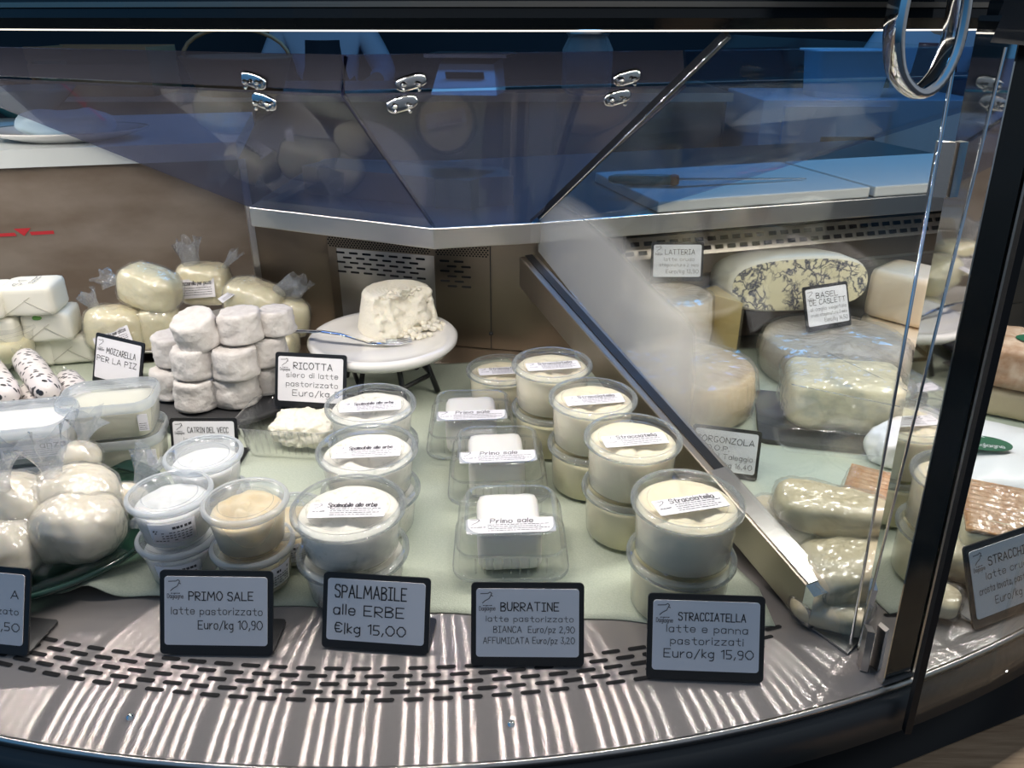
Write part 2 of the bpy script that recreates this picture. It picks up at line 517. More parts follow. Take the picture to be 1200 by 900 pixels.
# ------------------------------------------------------------------ handwriting: one stroke alphabet
GL = {
    'A': '02 38 62;14 54', 'B': '02 08 38 57 46 05;05 45 54 53 42 02', 'C': '57 48 18 06 04 12 42 53', 'D': '02 08 38 56 54 32 02',
    'E': '58 08 02 52;05 45', 'F': '58 08 02;05 45', 'G': '57 48 18 06 04 12 42 54 34', 'H': '02 08;52 58;05 55', 'I': '02 42;22 28;08 48',
    'K': '02 08;58 05 52', 'L': '08 02 52', 'M': '02 18 44 78 82', 'N': '02 08 52 58', 'O': '28 17 06 04 22 42 64 66 48 28', 'P': '02 08 38 57 56 45 05',
    'R': '02 08 38 57 56 45 05 52', 'S': '57 48 18 07 06 45 54 53 42 12 03', 'T': '08 68;38 32', 'U': '08 04 12 42 54 58', 'V': '08 32 68', 'Z': '08 58 02 52',
    'a': '45 36 16 05 03 12 32 44;46 42', 'b': '08 02;05 26 45 43 22 03', 'c': '45 36 16 05 03 12 32 43', 'd': '44 26 05 03 22 43;48 42',
    'e': '04 44 45 36 16 05 03 12 32 43', 'f': '47 38 27 22;06 46', 'g': '45 26 05 03 22 43;46 41 30 10', 'h': '08 02;05 26 45 42', 'i': '02 06;07 08',
    'k': '08 02;36 04 32', 'l': '08 02', 'm': '02 06;05 16 25 22;25 36 55 52', 'n': '02 06;05 26 45 42', 'o': '16 05 03 12 32 43 45 36 16',
    'p': '06 00;05 26 45 43 22 03', 'r': '02 06;04 26 36', 's': '45 36 16 05 14 34 43 32 12 03', 't': '28 23 32 42;06 46', 'u': '06 03 12 32 43;46 42',
    'v': '06 22 46', 'y': '06 23;46 10', 'z': '06 46 02 42', '0': '28 06 04 22 42 64 66 48 28', '1': '07 28 22', '2': '07 18 38 47 46 02 52',
    '3': '08 48 25 44 43 32 12 03', '4': '38 04 54;36 32', '5': '48 08 05 35 44 43 32 02', '6': '38 16 04 03 12 32 43 44 35 05', '7': '08 48 12',
    '8': '15 06 07 18 38 47 46 35 15 04 03 12 32 43 44 35', '9': '45 15 06 07 18 38 47 44 32 12', '/': '01 48', '|': '01 08', ',': '13 01', '.': '02 03',
    '€': '57 38 18 06 04 12 42 53;06 36;04 34', '-': '05 35',
}


def text_width(s):
    x = 0.0
    for ch in s:
        if ch == ' ':
            x += 4
        elif ch in GL:
            x += max(int(p[0]) for st in GL[ch].split(';') for p in st.split()) + 2.0
    return x


def write(mb, s, x, y, h, align='c', wt=0.09, z=0.0, wmax=None, slant=0.0):
    """handwritten line on the z plane; h is the height of a capital"""
    u = h / 6.0
    tw = text_width(s) * u
    sx = min(1.0, wmax / tw) if wmax else 1.0
    tw *= sx
    ox = x - tw / 2 if align == 'c' else (x - tw if align == 'r' else x)
    t = h * wt / 2
    cx = 0.0
    for ch in s:
        if ch == ' ':
            cx += 4; continue
        g = GL.get(ch)
        if not g:
            continue
        jy = random.uniform(-0.25, 0.25)
        mxx = 0
        for st in g.split(';'):
            pts = [(int(p[0]), int(p[1])) for p in st.split()]
            mxx = max(mxx, max(p[0] for p in pts))
            P = [Vector((ox + (cx + a + slant * b) * u * sx, y + (b - 2 + jy) * u, z)) for a, b in pts]
            for a, b in zip(P, P[1:]):
                d = (b - a)
                if d.length < 1e-7:
                    continue
                d = d.normalized(); n = Vector((-d.y, d.x, 0)) * t
                a2, b2 = a - d * t * .8, b + d * t * .8
                mb.add([a2 - n, b2 - n, b2 + n, a2 + n], [(0, 1, 2, 3)])
        cx += mxx + 2.0
    return mb


def scribble(mb, x0, x1, y, h, z=0.0, seed=0):
    """a line of print too small to read"""
    rn = random.Random(seed)
    x = x0
    while x < x1:
        l = rn.uniform(0.6, 2.2) * h
        e = min(x + l, x1)
        mb.add([(x, y, z), (e, y, z), (e, y + h * rn.uniform(.3, .55), z), (x, y + h * .4, z)], [(0, 1, 2, 3)])
        x = e + h * rn.uniform(.25, .6)


def logo(mb, x, y, s, z=0.0, mi=0, name=True):
    """the little running-animal sketch in the corner of every card"""
    for line in (((0, .50), (.45, .52), (.55, .60), (.66, .52), (.60, .42), (.72, .36)), ((.60, .40), (.50, .22), (.28, .10), (.12, -.05))):
        P = [Vector((x + a * s, y + b * s, z)) for a, b in line]
        for a, b in zip(P, P[1:]):
            d = (b - a).normalized(); n = Vector((-d.y, d.x, 0)) * s * .022
            mb.add([a - n, b - n, b + n, a + n], [(0, 1, 2, 3)], mi)
    if name:
        scribble(mb, x + s * .15, x + s * .7, y - s * .20, s * .10, z, 3)
        write(mb, 'Dagiagne', x + s * .42, y - s * .46, s * .24, 'c', .10, z, s * .95)


# ------------------------------------------------------------------ setting
OX, OY, R_EDGE, R_SLOT = -0.14, 1.84, 1.4085, 1.3225


def arc(r, a):
    """point on the case's curve; a = 0 straight towards the customer"""
    return (OX + r * math.sin(a), OY - r * math.cos(a))


def structure(name, mb, mat, label=None):
    o = mb.build(name, mat)
    return tag(o, kind='structure')


structure('floor', MB().box((0, 1.5, -0.905), (9, 9, 0.01)), TILE)
structure('ceiling', MB().box((0, 3.2, 1.95), (9, 3.6, 0.05)), WALLBACK)
structure('wall_back', MB().box((0, 4.9, 0.5), (9, 0.1, 2.9)), WALLBACK)
structure('wall_right', MB().box((4.5, 2.6, 0.5), (0.1, 4.6, 2.9)), WALLBACK)
P_, Q_ = at(1030, 905, -.10), at(1260, 812, -.10)
wd_ = (Q_ - P_).normalized(); wn_ = Vector((wd_.y, -wd_.x, 0))
t = thing('wooden_table', 'oak plank table standing against the counter, lower right corner', 'table', (P_.x, P_.y, -.9))
for k in range(4):
    a = wn_ * (.058 * k); b = wn_ * (.058 * k + .0572)
    p = [a - wd_ * .05, a + wd_ * .9, b + wd_ * .9, b - wd_ * .05]
    bevel(MB().hexa([(q.x, q.y, .775) for q in p], [(q.x, q.y, .80) for q in p]).build('plank', WOOD, t), .0015)
for f_ in (.0, .8):
    for g_ in (.03, .20):
        q = wd_ * f_ + wn_ * g_
        MB().box((q.x, q.y, .3875), (.04, .04, .775)).build('leg', WOOD, t)

# ------------------------------------------------------------------ display counter
case = thing('display_counter', 'curved refrigerated cheese counter of steel, smoked panes and black trim', 'display counter', (OX, OY, -0.9))
CM = Matrix.Translation((-OX, -OY, 0.9))        # world points into the counter's own space


def part(name, mb, mat, parent=case, label=None):
    o = mb.xf(CM).build(name, mat, parent)
    if label:
        o['label'] = label
    return o


def ring_sector(mb, prof, a0, a1, n=72, mi=0, smooth=True):
    rs = []
    for i in range(n + 1):
        a = a0 + (a1 - a0) * i / n
        rs.append([(*arc(r, a), z) for r, z in prof])
    return mb.rings(rs, mi, smooth)


A0, A1 = R(-42), R(46)
deck = MB()
ring_sector(deck, [(R_EDGE, 0.0), (1.10, 0.0), (1.10, -0.004), (R_EDGE, -0.004)], A0, A1, smooth=False)
ob = part('deck_plate', deck, STEEL_DECK)
slots = [MB(), MB()]
for row in range(5):
    r = R_SLOT + (row - 2) * 0.0092
    pitch = 0.0262 / r
    i0, i1 = int(R(-17) / pitch), int(R(18.5) / pitch)
    for i in list(range(i0, i1)) + list(range(int(R(24) / pitch), int(R(40) / pitch))):
        a = (i + (0.5 if row % 2 else 0.0)) * pitch
        if a > R(16.6) and row > 2 and a < R(20):
            continue
        pts = []
        L, hw = 0.0185 / 2 / r, 0.0023
        for k in range(7):
            b = -PI / 2 + PI * k / 6
            pts.append((*arc(r + hw * math.sin(b), a + L - hw / r + hw / r * math.cos(b)), 0.0006))
        for k in range(7):
            b = PI / 2 + PI * k / 6
            pts.append((*arc(r + hw * math.sin(b), a - L + hw / r + hw / r * math.cos(b)), 0.0006))
        slots[a > R(21)].add(pts, [tuple(range(14))])
for sl in slots:
    part('vent_slots', sl, HOLE, ob)
for (px, py) in ((153, 841), (599, 849)):
    p = at(px, py, 0)
    part('screw', MB().lathe([(0.0, .0034), (.0018, .0033), (.0032, .0024), (.0040, .0006), (.0042, 0)], 14, p), CHROME, ob)
wl = MB()                                         # the well under the cloth, behind the steel strip
wl.prism([(-1.35, 0.75), (-0.7, 0.66), (0.30, 0.60), (0.6, 0.72), (1.3, 1.2), (1.2, 1.75), (0.03, 1.40), (-0.5, 1.6), (-1.35, 1.4)], -0.03, -0.0045)
part('well_floor', wl, STEEL_DIM)
rim = MB()
ring_sector(rim, [(R_EDGE, 0.001), (R_EDGE + .004, 0.001), (R_EDGE + .004, -0.006), (R_EDGE, -0.006)], A0, A1)
part('front_rim', rim, STEEL)
fa = MB()
ring_sector(fa, [(R_EDGE + .002, -0.0065), (R_EDGE + .012, -0.010), (R_EDGE + .016, -0.045), (R_EDGE - .01, -0.062), (R_EDGE - .05, -0.065), (R_EDGE - .05, -0.02)], A0, A1)
part('front_fascia', fa, FASCIA)
bs = MB()
ring_sector(bs, [(R_EDGE - .05, -0.06), (R_EDGE - .04, -0.9), (0.9, -0.9), (0.9, -0.06)], A0, A1, 40)
part('plinth', bs, BLACK)

# back left panel
PA, PB = Vector((-1.40, 1.253)), Vector((-0.505, 1.468))
pu = (PB - PA).normalized(); pn = Vector((pu.y, -pu.x))
bp = MB()
lo = [PA, PB, PB - pn * .03, PA - pn * .03]
bp.prism([tuple(p) for p in lo], -0.003, 0.31)
back_panel = part('back_panel', bp, BROWN)
mk = MB()                                          # red fill-level mark on the panel


def on_panel(px, py):
    r = Vector(((px - 600) / FPX, math.cos(PITCH) + (450 - py) / FPX * math.sin(PITCH), -math.sin(PITCH) + (450 - py) / FPX * math.cos(PITCH)))
    d = Vector((PA.x, PA.y)) + pn * 0.0015
    t = d.dot(pn) / (r.x * pn.x + r.y * pn.y)
    return Vector((r.x * t, r.y * t, CAM_H + r.z * t))


zc = on_panel(30, 274).z
s1 = (on_panel(63, 272).xy - PA).dot(pu); s0 = (on_panel(-60, 277).xy - PA).dot(pu); sm = (on_panel(27, 272).xy - PA).dot(pu)


def pp(s, z):
    q = PA + pu * s + pn * 0.0012
    return (q.x, q.y, z)


mk.add([pp(s0, zc - .003), pp(sm - .012, zc - .003), pp(sm - .014, zc + .003), pp(s0, zc + .003)], [(0, 1, 2, 3)])
mk.add([pp(sm + .012, zc - .003), pp(s1, zc - .003), pp(s1, zc + .003), pp(sm + .010, zc + .003)], [(0, 1, 2, 3)])
mk.add([pp(sm - .014, zc + .010), pp(sm, zc - .004), pp(sm + .014, zc + .010)], [(0, 1, 2)])
part('fill_line_mark', mk, RED, back_panel)
lt = MB()
a, b = PA + pn * .012, PB + pn * .012
lt.prism([(a.x, a.y), (b.x, b.y), (b.x - pn.x * .5, b.y - pn.y * .5), (a.x - pn.x * .5, a.y - pn.y * .5)], 0.311, 0.342)
part('service_ledge', lt, pbr('pale_worktop', (0.62, 0.66, 0.66), 0.35))
# steel end trim and recess wall
tm = MB()
tm.prism([(-0.507, 1.467), (-0.470, 1.365), (-0.460, 1.368), (-0.495, 1.475)], -0.003, 0.31)
part('panel_end_trim', tm, STEEL)
rw = MB()
rw.prism([(-0.47, 1.372), (-0.34, 1.405), (-0.34, 1.43), (-0.47, 1.40)], -0.003, 0.214)
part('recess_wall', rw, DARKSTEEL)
# column with vents
D0, D1, D2 = Vector((-0.338, 1.388)), Vector((-0.136, 1.330)), Vector((0.185, 1.268))
cm = MB()
cm.prism([tuple(D0), tuple(D1), tuple(D2), (0.20, 1.33), (-0.12, 1.42), (-0.338, 1.45)], -0.003, 0.214)
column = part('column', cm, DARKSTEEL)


def face_grid(mb, P, Q, z0, z1, rows, pitch, wdt, ht, off=0.0008, s0=0.006, s1=None, rnd=True):
    d = (Q - P); L = d.length; d = d.normalized(); n = Vector((d.y, -d.x))
    s1 = s1 or L - 0.006
    for r in range(rows):
        z = z1 - (z1 - z0) * (r + .5) / rows
        s = s0 + (pitch / 2 if r % 2 else 0)
        while s + wdt < s1:
            pts = []
            for k in range(8):
                ang = 2 * PI * (k + .5) / 8
                x = s + wdt / 2 + (1 if math.cos(ang) > 0 else -1) * max(0, wdt / 2 - ht / 2) + math.cos(ang) * ht / 2
                p = P + d * x + n * off
                pts.append((p.x, p.y, z + math.sin(ang) * ht / 2))
            mb.add(pts, [tuple(range(8))])
            s += pitch


vp = MB(); d = (D1 - D0).normalized(); n_ = Vector((d.y, -d.x)); a, b = D0 + d * .018 + n_ * .0004, D1 - d * .002 + n_ * .0004
vp.prism([tuple(a), tuple(b), tuple(b - n_ * .0003), tuple(a - n_ * .0003)], -.002, .166)
part('vent_panel', vp, STEEL, column)
vg = MB()
face_grid(vg, D0, D1, 0.168, 0.213, 12, 0.0058, 0.0036, 0.0030, s0=0.001)
face_grid(vg, D1, D2, 0.168, 0.213, 12, 0.0058, 0.0036, 0.0030, s0=0.001, s1=0.10)
face_grid(vg, D0, D1, 0.118, 0.163, 5, 0.0262, 0.018, 0.0042, s0=0.016)
face_grid(vg, D1, D2, 0.108, 0.163, 6, 0.026, 0.018, 0.0042, s0=0.008, s1=0.068)
part('vent_holes', vg, HOLE, column)
sm_ = MB(); d = (D2 - D1).normalized(); q = D1 + d * 0.10 + Vector((d.y, -d.x)) * .001
sm_.box((q.x, q.y, .105), (.0016, .0016, .215))
sm_.sup((.004, .004, .004), 2, 5, (q.x, q.y - .003, .028))
part('panel_seam', sm_, BLACK, column)

# polygonal steel ledge around the back
LA, LB, LC = Vector((-0.458, 1.345)), Vector((-0.123, 1.195)), Vector((0.030, 1.228))
ru = Vector((0.958, 0.287)); rv = Vector((-0.287, 0.958))
LD = LC + ru * 1.15
lg = MB()
back = [LD + rv * .62, LC + rv * .62, LB + Vector((0, .62)), LA + Vector((0.02, .5))]
lg.prism([tuple(p) for p in (LA, LB, LC, LD)] + [tuple(p) for p in back], 0.2155, 0.2495)
ledge = bevel(part('back_ledge', lg, STEEL), 0.002)
rg = MB()
for P, Q in ((LA, LB), (LB, LC)):
    d = (Q - P).normalized(); n = Vector((-d.y, d.x))
    p, q = P + n * .13 + d * .02, Q + n * .13
    rg.prism([tuple(p), tuple(q), tuple(q + n * .10), tuple(p + n * .10)], 0.2496, 0.30)
part('ledge_riser', rg, STEEL_DIM, ledge)

# right hand back of the case
rb = MB()


def rprism(mb, prof, s0, s1, mi=0):
    lo = [(*(LC + ru * s0 + rv * v), z) for v, z in prof]
    hi = [(*(LC + ru * s1 + rv * v), z) for v, z in prof]
    return mb.hexa(lo, hi, mi)


rprism(rb, [(.12, .2150), (.12, -.003), (.10, -.003), (.10, .2150)], .17, 1.12)
right_back = part('right_back_wall', rb, BLACK)
pf = MB(); rprism(pf, [(.09, .185), (.07, .150), (.03, .128), (.03, .122), (.08, .122), (.0999, .185)], .17, 1.12)
pfo = part('air_grille', pf, STEEL_DIM, right_back)
gh = MB()
for row in range(2):
    t = 0.30 + row * 0.42
    v, z = .09 - .02 * t, .185 - .035 * t
    for i in range(34):
        s = .20 + i * .026 + (.013 if row else 0)
        pts = []
        for ds, dt in ((-.0085, -.1), (.0085, -.1), (.0085, .1), (-.0085, .1)):
            p = LC + ru * (s + ds) + rv * (v - .02 * dt - .0012)
            pts.append((p.x, p.y, z - .035 * dt + .0006))
        gh.add(pts, [(0, 1, 2, 3)])
part('grille_slots', gh, HOLE, pfo)
st2 = MB(); rprism(st2, [(.03, .1215), (.025, .105), (.020, .07), (.020, -.003), (.0999, -.003), (.0999, .1215)], .18, 1.12)
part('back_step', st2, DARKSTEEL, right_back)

# partition: rail and pane
QB, QF = Vector((0.012, 1.222)), Vector((0.288, 0.598))
pd = (QF - QB).normalized(); pw_ = Vector((-pd.y, pd.x))      # pw_ points to the right section
if pw_.x < 0:
    pw_ = -pw_
zb, zf = 0.196, 0.046


def rail_sec(P, ztop, hgt, wd, base=None):
    zb_ = ztop - hgt if base is None else base
    return [(P.x, P.y, ztop), (P.x + pw_.x * wd, P.y + pw_.y * wd, ztop), (P.x + pw_.x * wd, P.y + pw_.y * wd, zb_), (P.x, P.y, zb_)]


rl = MB()
rl.hexa(rail_sec(QB, zb, .05, .030), rail_sec(QF, zf, .046, .030, 0.0008))
rail = bevel(part('partition_rail', rl, STEEL_DIM), .0015)
bt = MB()
bt.hexa(rail_sec(QB + pw_ * .010, zb + .0015, .0012, .013), rail_sec(QB + (QF - QB) * .76 + pw_ * .010, zb + (zf - zb) * .76 + .0015, .0012, .013))
part('black_strip', bt, BLACK, rail, 'black strip along the top of the rail')
tp = MB()
tp.hexa(rail_sec(QB + (QF - QB) * .76 + pw_ * .003, zb + (zf - zb) * .76 + .0018, .0014, .024), rail_sec(QF + pw_ * .003, zf + .0018, .0014, .024))
part('steel_cap', tp, STEEL, rail)
ec = MB()
e0 = QF + pd * .0005
ec.hexa(rail_sec(e0 - pw_ * .001, zf + .001, .044, .032), rail_sec(e0 + pd * .012 - pw_ * .001, zf - .004, .039, .032))
part('end_cap', ec, CHROME, rail)
tab = MB(); p0 = QF + pd * .014 + pw_ * .004
tab.prism([tuple(p0), tuple(p0 + pw_ * .034), tuple(p0 + pw_ * .034 + pd * .030), tuple(p0 + pw_ * .006 + pd * .040)], 0.0008, 0.0030)
part('foot_plate', tab, STEEL, rail)

PF, PK = Vector((0.3225, 0.5625)), Vector((0.0435, 1.238))
PT = PF + Vector((0.0, 0.045))
C2 = Vector((0.208, 0.829))
gn = MB()


def pane(mb, quad, th, side):
    n = Vector(side).normalized() * th
    return mb.hexa([Vector(p) for p in quad], [Vector(p) + n for p in quad])


def fog_mat():
    """pane with a patch of condensation low at its back end"""
    m, nt, out = base('fogged_pane')
    tr_ = nt.nodes.new('ShaderNodeBsdfTransparent'); tr_.inputs[0].default_value = (0.93, 0.965, 0.97, 1)
    gl = nt.nodes.new('ShaderNodeBsdfGlossy'); gl.inputs['Roughness'].default_value = 0.01
    lw = nt.nodes.new('ShaderNodeLayerWeight'); lw.inputs['Blend'].default_value = 0.5
    pw = nt.nodes.new('ShaderNodeMath'); pw.operation = 'POWER'; pw.inputs[1].default_value = 3.5
    nt.links.new(lw.outputs['Facing'], pw.inputs[0])
    ma = nt.nodes.new('ShaderNodeMath'); ma.operation = 'MULTIPLY_ADD'; ma.inputs[1].default_value = 0.5; ma.inputs[2].default_value = 0.05; ma.use_clamp = True
    nt.links.new(pw.outputs[0], ma.inputs[0])
    tc = nt.nodes.new('ShaderNodeTexCoord')
    sx = nt.nodes.new('ShaderNodeSeparateXYZ')
    nt.links.new(tc.outputs['Object'], sx.inputs[0])
    # distance along the pane: local x runs 0 at the back end
    nz = nt.nodes.new('ShaderNodeTexNoise'); nz.inputs['Scale'].default_value = 4; nz.inputs['Detail'].default_value = 0.5
    nt.links.new(tc.outputs['Object'], nz.inputs['Vector'])

    def m_(op, a, b=None, c=None, clamp=False):
        n = nt.nodes.new('ShaderNodeMath'); n.operation = op; n.use_clamp = clamp
        for i, x in enumerate((a, b, c)):
            if x is None:
                continue
            if isinstance(x, (int, float)):
                n.inputs[i].default_value = x
            else:
                nt.links.new(x, n.inputs[i])
        return n.outputs[0]
    s, z = sx.outputs['X'], sx.outputs['Z']
    # edge of the patch falls from high at the back to low towards the front, in a bow
    top = m_('MULTIPLY_ADD', m_('MULTIPLY', s, s), -0.36, 0.318)
    wob = m_('MULTIPLY_ADD', nz.outputs['Fac'], 0.030, -0.015)
    d1 = m_('SUBTRACT', m_('ADD', top, wob), z)
    f1 = m_('MULTIPLY', d1, 30.0, None, True)
    f2 = m_('MULTIPLY', m_('SUBTRACT', 0.535, s), 8.0, None, True)
    f3 = m_('MULTIPLY', m_('SUBTRACT', m_('ADD', z, m_('MULTIPLY', s, 0.62)), 0.35), 9.0, None, True)
    fade = m_('MULTIPLY_ADD', m_('MULTIPLY', f1, f2), 0.36, 0.0)
    fog = m_('MULTIPLY', fade, m_('MULTIPLY_ADD', nz.outputs['Fac'], 0.5, 0.75))
    dif = nt.nodes.new('ShaderNodeBsdfDiffuse'); dif.inputs[0].default_value = (0.86, 0.86, 0.86, 1)
    tl = nt.nodes.new('ShaderNodeBsdfTranslucent'); tl.inputs[0].default_value = (0.86, 0.86, 0.86, 1)
    md = nt.nodes.new('ShaderNodeMixShader'); md.inputs[0].default_value = 0.5
    nt.links.new(dif.outputs[0], md.inputs[1]); nt.links.new(tl.outputs[0], md.inputs[2])
    mf = nt.nodes.new('ShaderNodeMixShader')
    nt.links.new(fog, mf.inputs[0]); nt.links.new(tr_.outputs[0], mf.inputs[1]); nt.links.new(md.outputs[0], mf.inputs[2])
    mx = nt.nodes.new('ShaderNodeMixShader')
    nt.links.new(ma.outputs[0], mx.inputs[0]); nt.links.new(mf.outputs[0], mx.inputs[1]); nt.links.new(gl.outputs[0], mx.inputs[2])
    nt.links.new(mx.outputs[0], out.inputs[0])
    return m


FOG = fog_mat()
# pane in its own frame: x along the pane from its back end, z up
Lp = (PF - PK).length
s2 = (C2 - PK).dot((PF - PK).normalized())
gm = MB()
poly = [(0, .2), (Lp, .006), (Lp - .032, .53), (s2, .533), (0, .255)]
gm.hexa([(x, 0, z) for x, z in poly], [(x, .004, z) for x, z in poly])
pane_o = gm.build('partition_pane', FOG, case)
pane_o['label'] = 'clear pane between the fresh and the aged cheeses, fogged at its back end'
pang = math.atan2((PF - PK).y, (PF - PK).x)
pane_o.location = (PK.x - OX, PK.y - OY, 0.9)
pane_o.rotation_euler = (0, 0, pang)
MB().tube([(Lp + .001, .002, .006), (Lp - .031, .002, .53)], .0014, 6).build('front_edge', CHROME, pane_o)
sq = MB(); sq.hexa([(s2 - .008, -.001, .536), (s2 - .001, -.001, .530), (s2 - .001, .005, .530), (s2 - .008, .005, .536)], [(-.010, -.001, .259), (.001, -.001, .253), (.001, .005, .253), (-.010, .005, .259)])
sq.build('back_edge', BLACK, pane_o)
MB().tube([(s2 + .0005, -.001, .531), (.0015, -.001, .2525), (.001, -.001, .20)], .0009, 6).build('edge_bead', CHROME, pane_o)

# post between the panes
po = MB()
lean = Vector((0, 0.045, 0.53))


def leaning(mb, poly, z0=0.0, z1=0.56, mi=0):
    k0, k1 = z0 / .53 * .045, z1 / .53 * .045
    return mb.hexa([(x, y + k0, z0) for x, y in poly], [(x, y + k1, z1) for x, y in poly], mi)


leaning(po, [(.3380, .5185), (.3690, .5300), (.3660, .5600), (.3335, .5570)], 0.002)
post = bevel(part('post', po, BLACKGLOSS), .002)
mi_ = MB(); leaning(mi_, [(.3365, .5165), (.3379, .5170), (.3325, .5590), (.3300, .5580)], 0.0012, .55)
part('mirror_panel', mi_, MIRROR, post, 'mirror polished steel face of the post')
sv = MB(); leaning(sv, [(.3695, .5290), (.3735, .5305), (.3720, .5500), (.3690, .5500)], 0.002)
part('steel_edge', sv, STEEL, post)
fb = MB(); leaning(fb, [(.3230, .5330), (.3290, .5310), (.3300, .5400), (.3240, .5430)], 0.001, .045)
part('foot_clip', bevel_src := fb, STEEL, post)
se = MB(); leaning(se, [(.3540, .4960), (.3600, .4960), (.3600, .5020), (.3540, .5020)], -0.035, .56)
part('pane_seal', se, RUBBER, post)
pc = at(1143, 170, .47)
cl_ = MB(); leaning(cl_, [(.3190, .5560), (.3290, .5540), (.3290, .5600), (.3190, .5640)], .425, .465)
part('pane_clip', cl_, STEEL, post)
rp = MB()
pts = [(.3605, .4990), (.45, .5370), (.54, .5895), (.63, .656), (.72, .737)]
for (x0, y0), (x1, y1) in zip(pts, pts[1:]):
    q = [(x0, y0, -.020), (x1, y1, -.020), (x1, y1 + .045, .53), (x0, y0 + .045, .53)]
    rp.hexa(q, [(x, y + .004, z) for x, y, z in q])
part('right_front_pane', rp, GLASSY)

# canopy with its lamp strip
KX, KY = 0.0, 2.2


def bow(mb, prof, a0, a1, n=60):
    rs = [[(KX + r * math.sin(a), KY - r * math.cos(a), z) for r, z in prof] for a in [a0 + (a1 - a0) * i / n for i in range(n + 1)]]
    return mb.rings(rs, 0, False)


ca = bow(MB(), [(1.515, .5395), (1.520, .548), (1.50, .70), (1.02, .72), (1.02, .56), (1.10, .5395)], R(-58), R(52))
canopy = part('canopy', ca, BLACKGLOSS)
part('canopy_trim', bow(MB(), [(1.5205, .5560), (1.523, .5560), (1.523, .5600), (1.5205, .5600)], R(-58), R(52)), STEEL_DIM, canopy)
part('lamp_diffuser', bow(MB(), [(1.5125, .5392), (1.515, .5392), (1.515, .5380), (1.5125, .5380)], R(-56), R(50)), LEDLIP, canopy)
ld = MB()
rL = 1.455
k = 0
aa = R(-52)
while aa < R(48):
    if k % 7 < 6:
        x, y = KX + rL * math.sin(aa), KY - rL * math.cos(aa)
        c, s_ = math.cos(aa), math.sin(aa)
        h = .0040
        ld.add([(x + dx * c - dy * s_, y + dx * s_ + dy * c, .5388) for dx, dy in ((-h, -h), (-h, h), (h, h), (h, -h))], [(0, 1, 2, 3)])
    aa += .0235 / rL
    k += 1
part('lamp_chips', ld, LED, canopy)

# smoked flaps hung over the back ledge
B1, C1 = Vector((-.200, .972, .466)), Vector((.230, 1.098, .466))
B0, C0 = Vector((LB.x, LB.y + .004, .2525)), Vector((LC.x, LC.y + .004, .2525))
A0_ = Vector((LA.x, LA.y + .004, .2525))
lu = (A0_ - B0).normalized()
L1 = B1 + Vector((lu.x, lu.y, 0)) * .78
Lm = L1 + (A0_ - L1) * .10


def flap(name, quad, th=.004, mat=None):
    n = (Vector(quad[1]) - Vector(quad[0])).cross(Vector(quad[-1]) - Vector(quad[0])).normalized()
    return part(name, MB().hexa([Vector(p) for p in quad], [Vector(p) + n * th for p in quad]), mat or PLEXI)


gap = .002
fl = flap('flap_pane', [A0_, B0 + lu * gap, B1 + Vector((lu.x, lu.y, 0)) * gap, L1, L1 + (A0_ - L1) * .02])
fc = flap('flap_pane', [B0, C0, C1, B1])
Dr0 = Vector((*(LC + ru * .16), .2525)); R1 = C1 + Vector((ru.x, ru.y, 0)) * .62
fr = flap('flap_pane', [C0 + Vector((.003, .001, 0)), Dr0, R1 + Vector((0, .03, -.02)), R1, C1 + Vector((.003, .001, 0))], mat=PLEXICLEAR)
for P, Q in ((L1, B1), (B1, C1), (C1, R1)):
    e = Vector((Q - P).xy.normalized().to_3d())
    a = P + e * .002 + Vector((0, 0, .003)); b = Q - e * .002 + Vector((0, 0, .003))
    nrm = Vector((-e.y, e.x, 0)) * .05
    tz = Vector((0, 0, .038))
    up_ = flap('top_pane', [a, b, b + nrm * .3 + tz, a + nrm * .3 + tz], mat=PLEXICLEAR if P is C1 else PLEXI)
JM = pbr('dark_blue_pane_edge', (.012, .015, .05), .2)
part('pane_joint', MB().tube([B0, B1, B1 + Vector((.005, .012, .040))], .0028, 6), JM)
part('pane_joint', MB().tube([C0, C1], .0022, 6), JM)
for hx, P, Q in ((.12, B1, L1), (.075, B1, C1), (.355, B1, C1)):
    e = (Q - P).normalized(); n = Vector((e.y, -e.x, 0)).normalized()
    if n.y > 0:
        n = -n
    c = P + e * hx + n * .006
    hb = MB()
    for dz, sgn in ((.012, 1), (-.012, -1)):
        o3 = c + Vector((0, 0, dz)) + e * (.006 * sgn)
        hb.sup((.019, .0018, .009), 3.0, 7, o3, rot=(0, R(-14), math.atan2(e.y, e.x)))
        for kx in (-.010, .008):
            q = o3 + e * kx + n * .004 + Vector((0, 0, -.002))
            hb.sup((.0034, .0034, .0034), 2, 5, q + n * .003)
            hb.lathe([(.0045, -.002), (.0045, .002), (0, .002)], 10, q)
            hb.sup((.0026, .0026, .0026), 2, 5, q + Vector((0, 0, -.006)) + n * .003)
    part('hinge', hb, CHROME)

# chrome lifting arm at the top right, black end housing behind it
hd = MB()
hp = []
for (px, py) in ((1062, -30), (1052, 10), (1047, 50), (1052, 88), (1072, 108), (1094, 96), (1112, 62), (1122, 20), (1128, -30)):
    rr = Vector(((px - 600) / FPX, math.cos(PITCH) + (450 - py) / FPX * math.sin(PITCH), -math.sin(PITCH) + (450 - py) / FPX * math.cos(PITCH)))
    t = 0.52 / rr.y
    hp.append(Vector((rr.x * t, rr.y * t, CAM_H + rr.z * t)))
sm2 = []
for i in range(len(hp) - 1):
    for k in range(4):
        t = k / 4
        p0, p1, p2, p3 = hp[max(i - 1, 0)], hp[i], hp[i + 1], hp[min(i + 2, len(hp) - 1)]
        sm2.append(.5 * ((2 * p1) + (p2 - p0) * t + (2 * p0 - 5 * p1 + 4 * p2 - p3) * t * t + (3 * p1 - p0 - 3 * p2 + p3) * t ** 3))
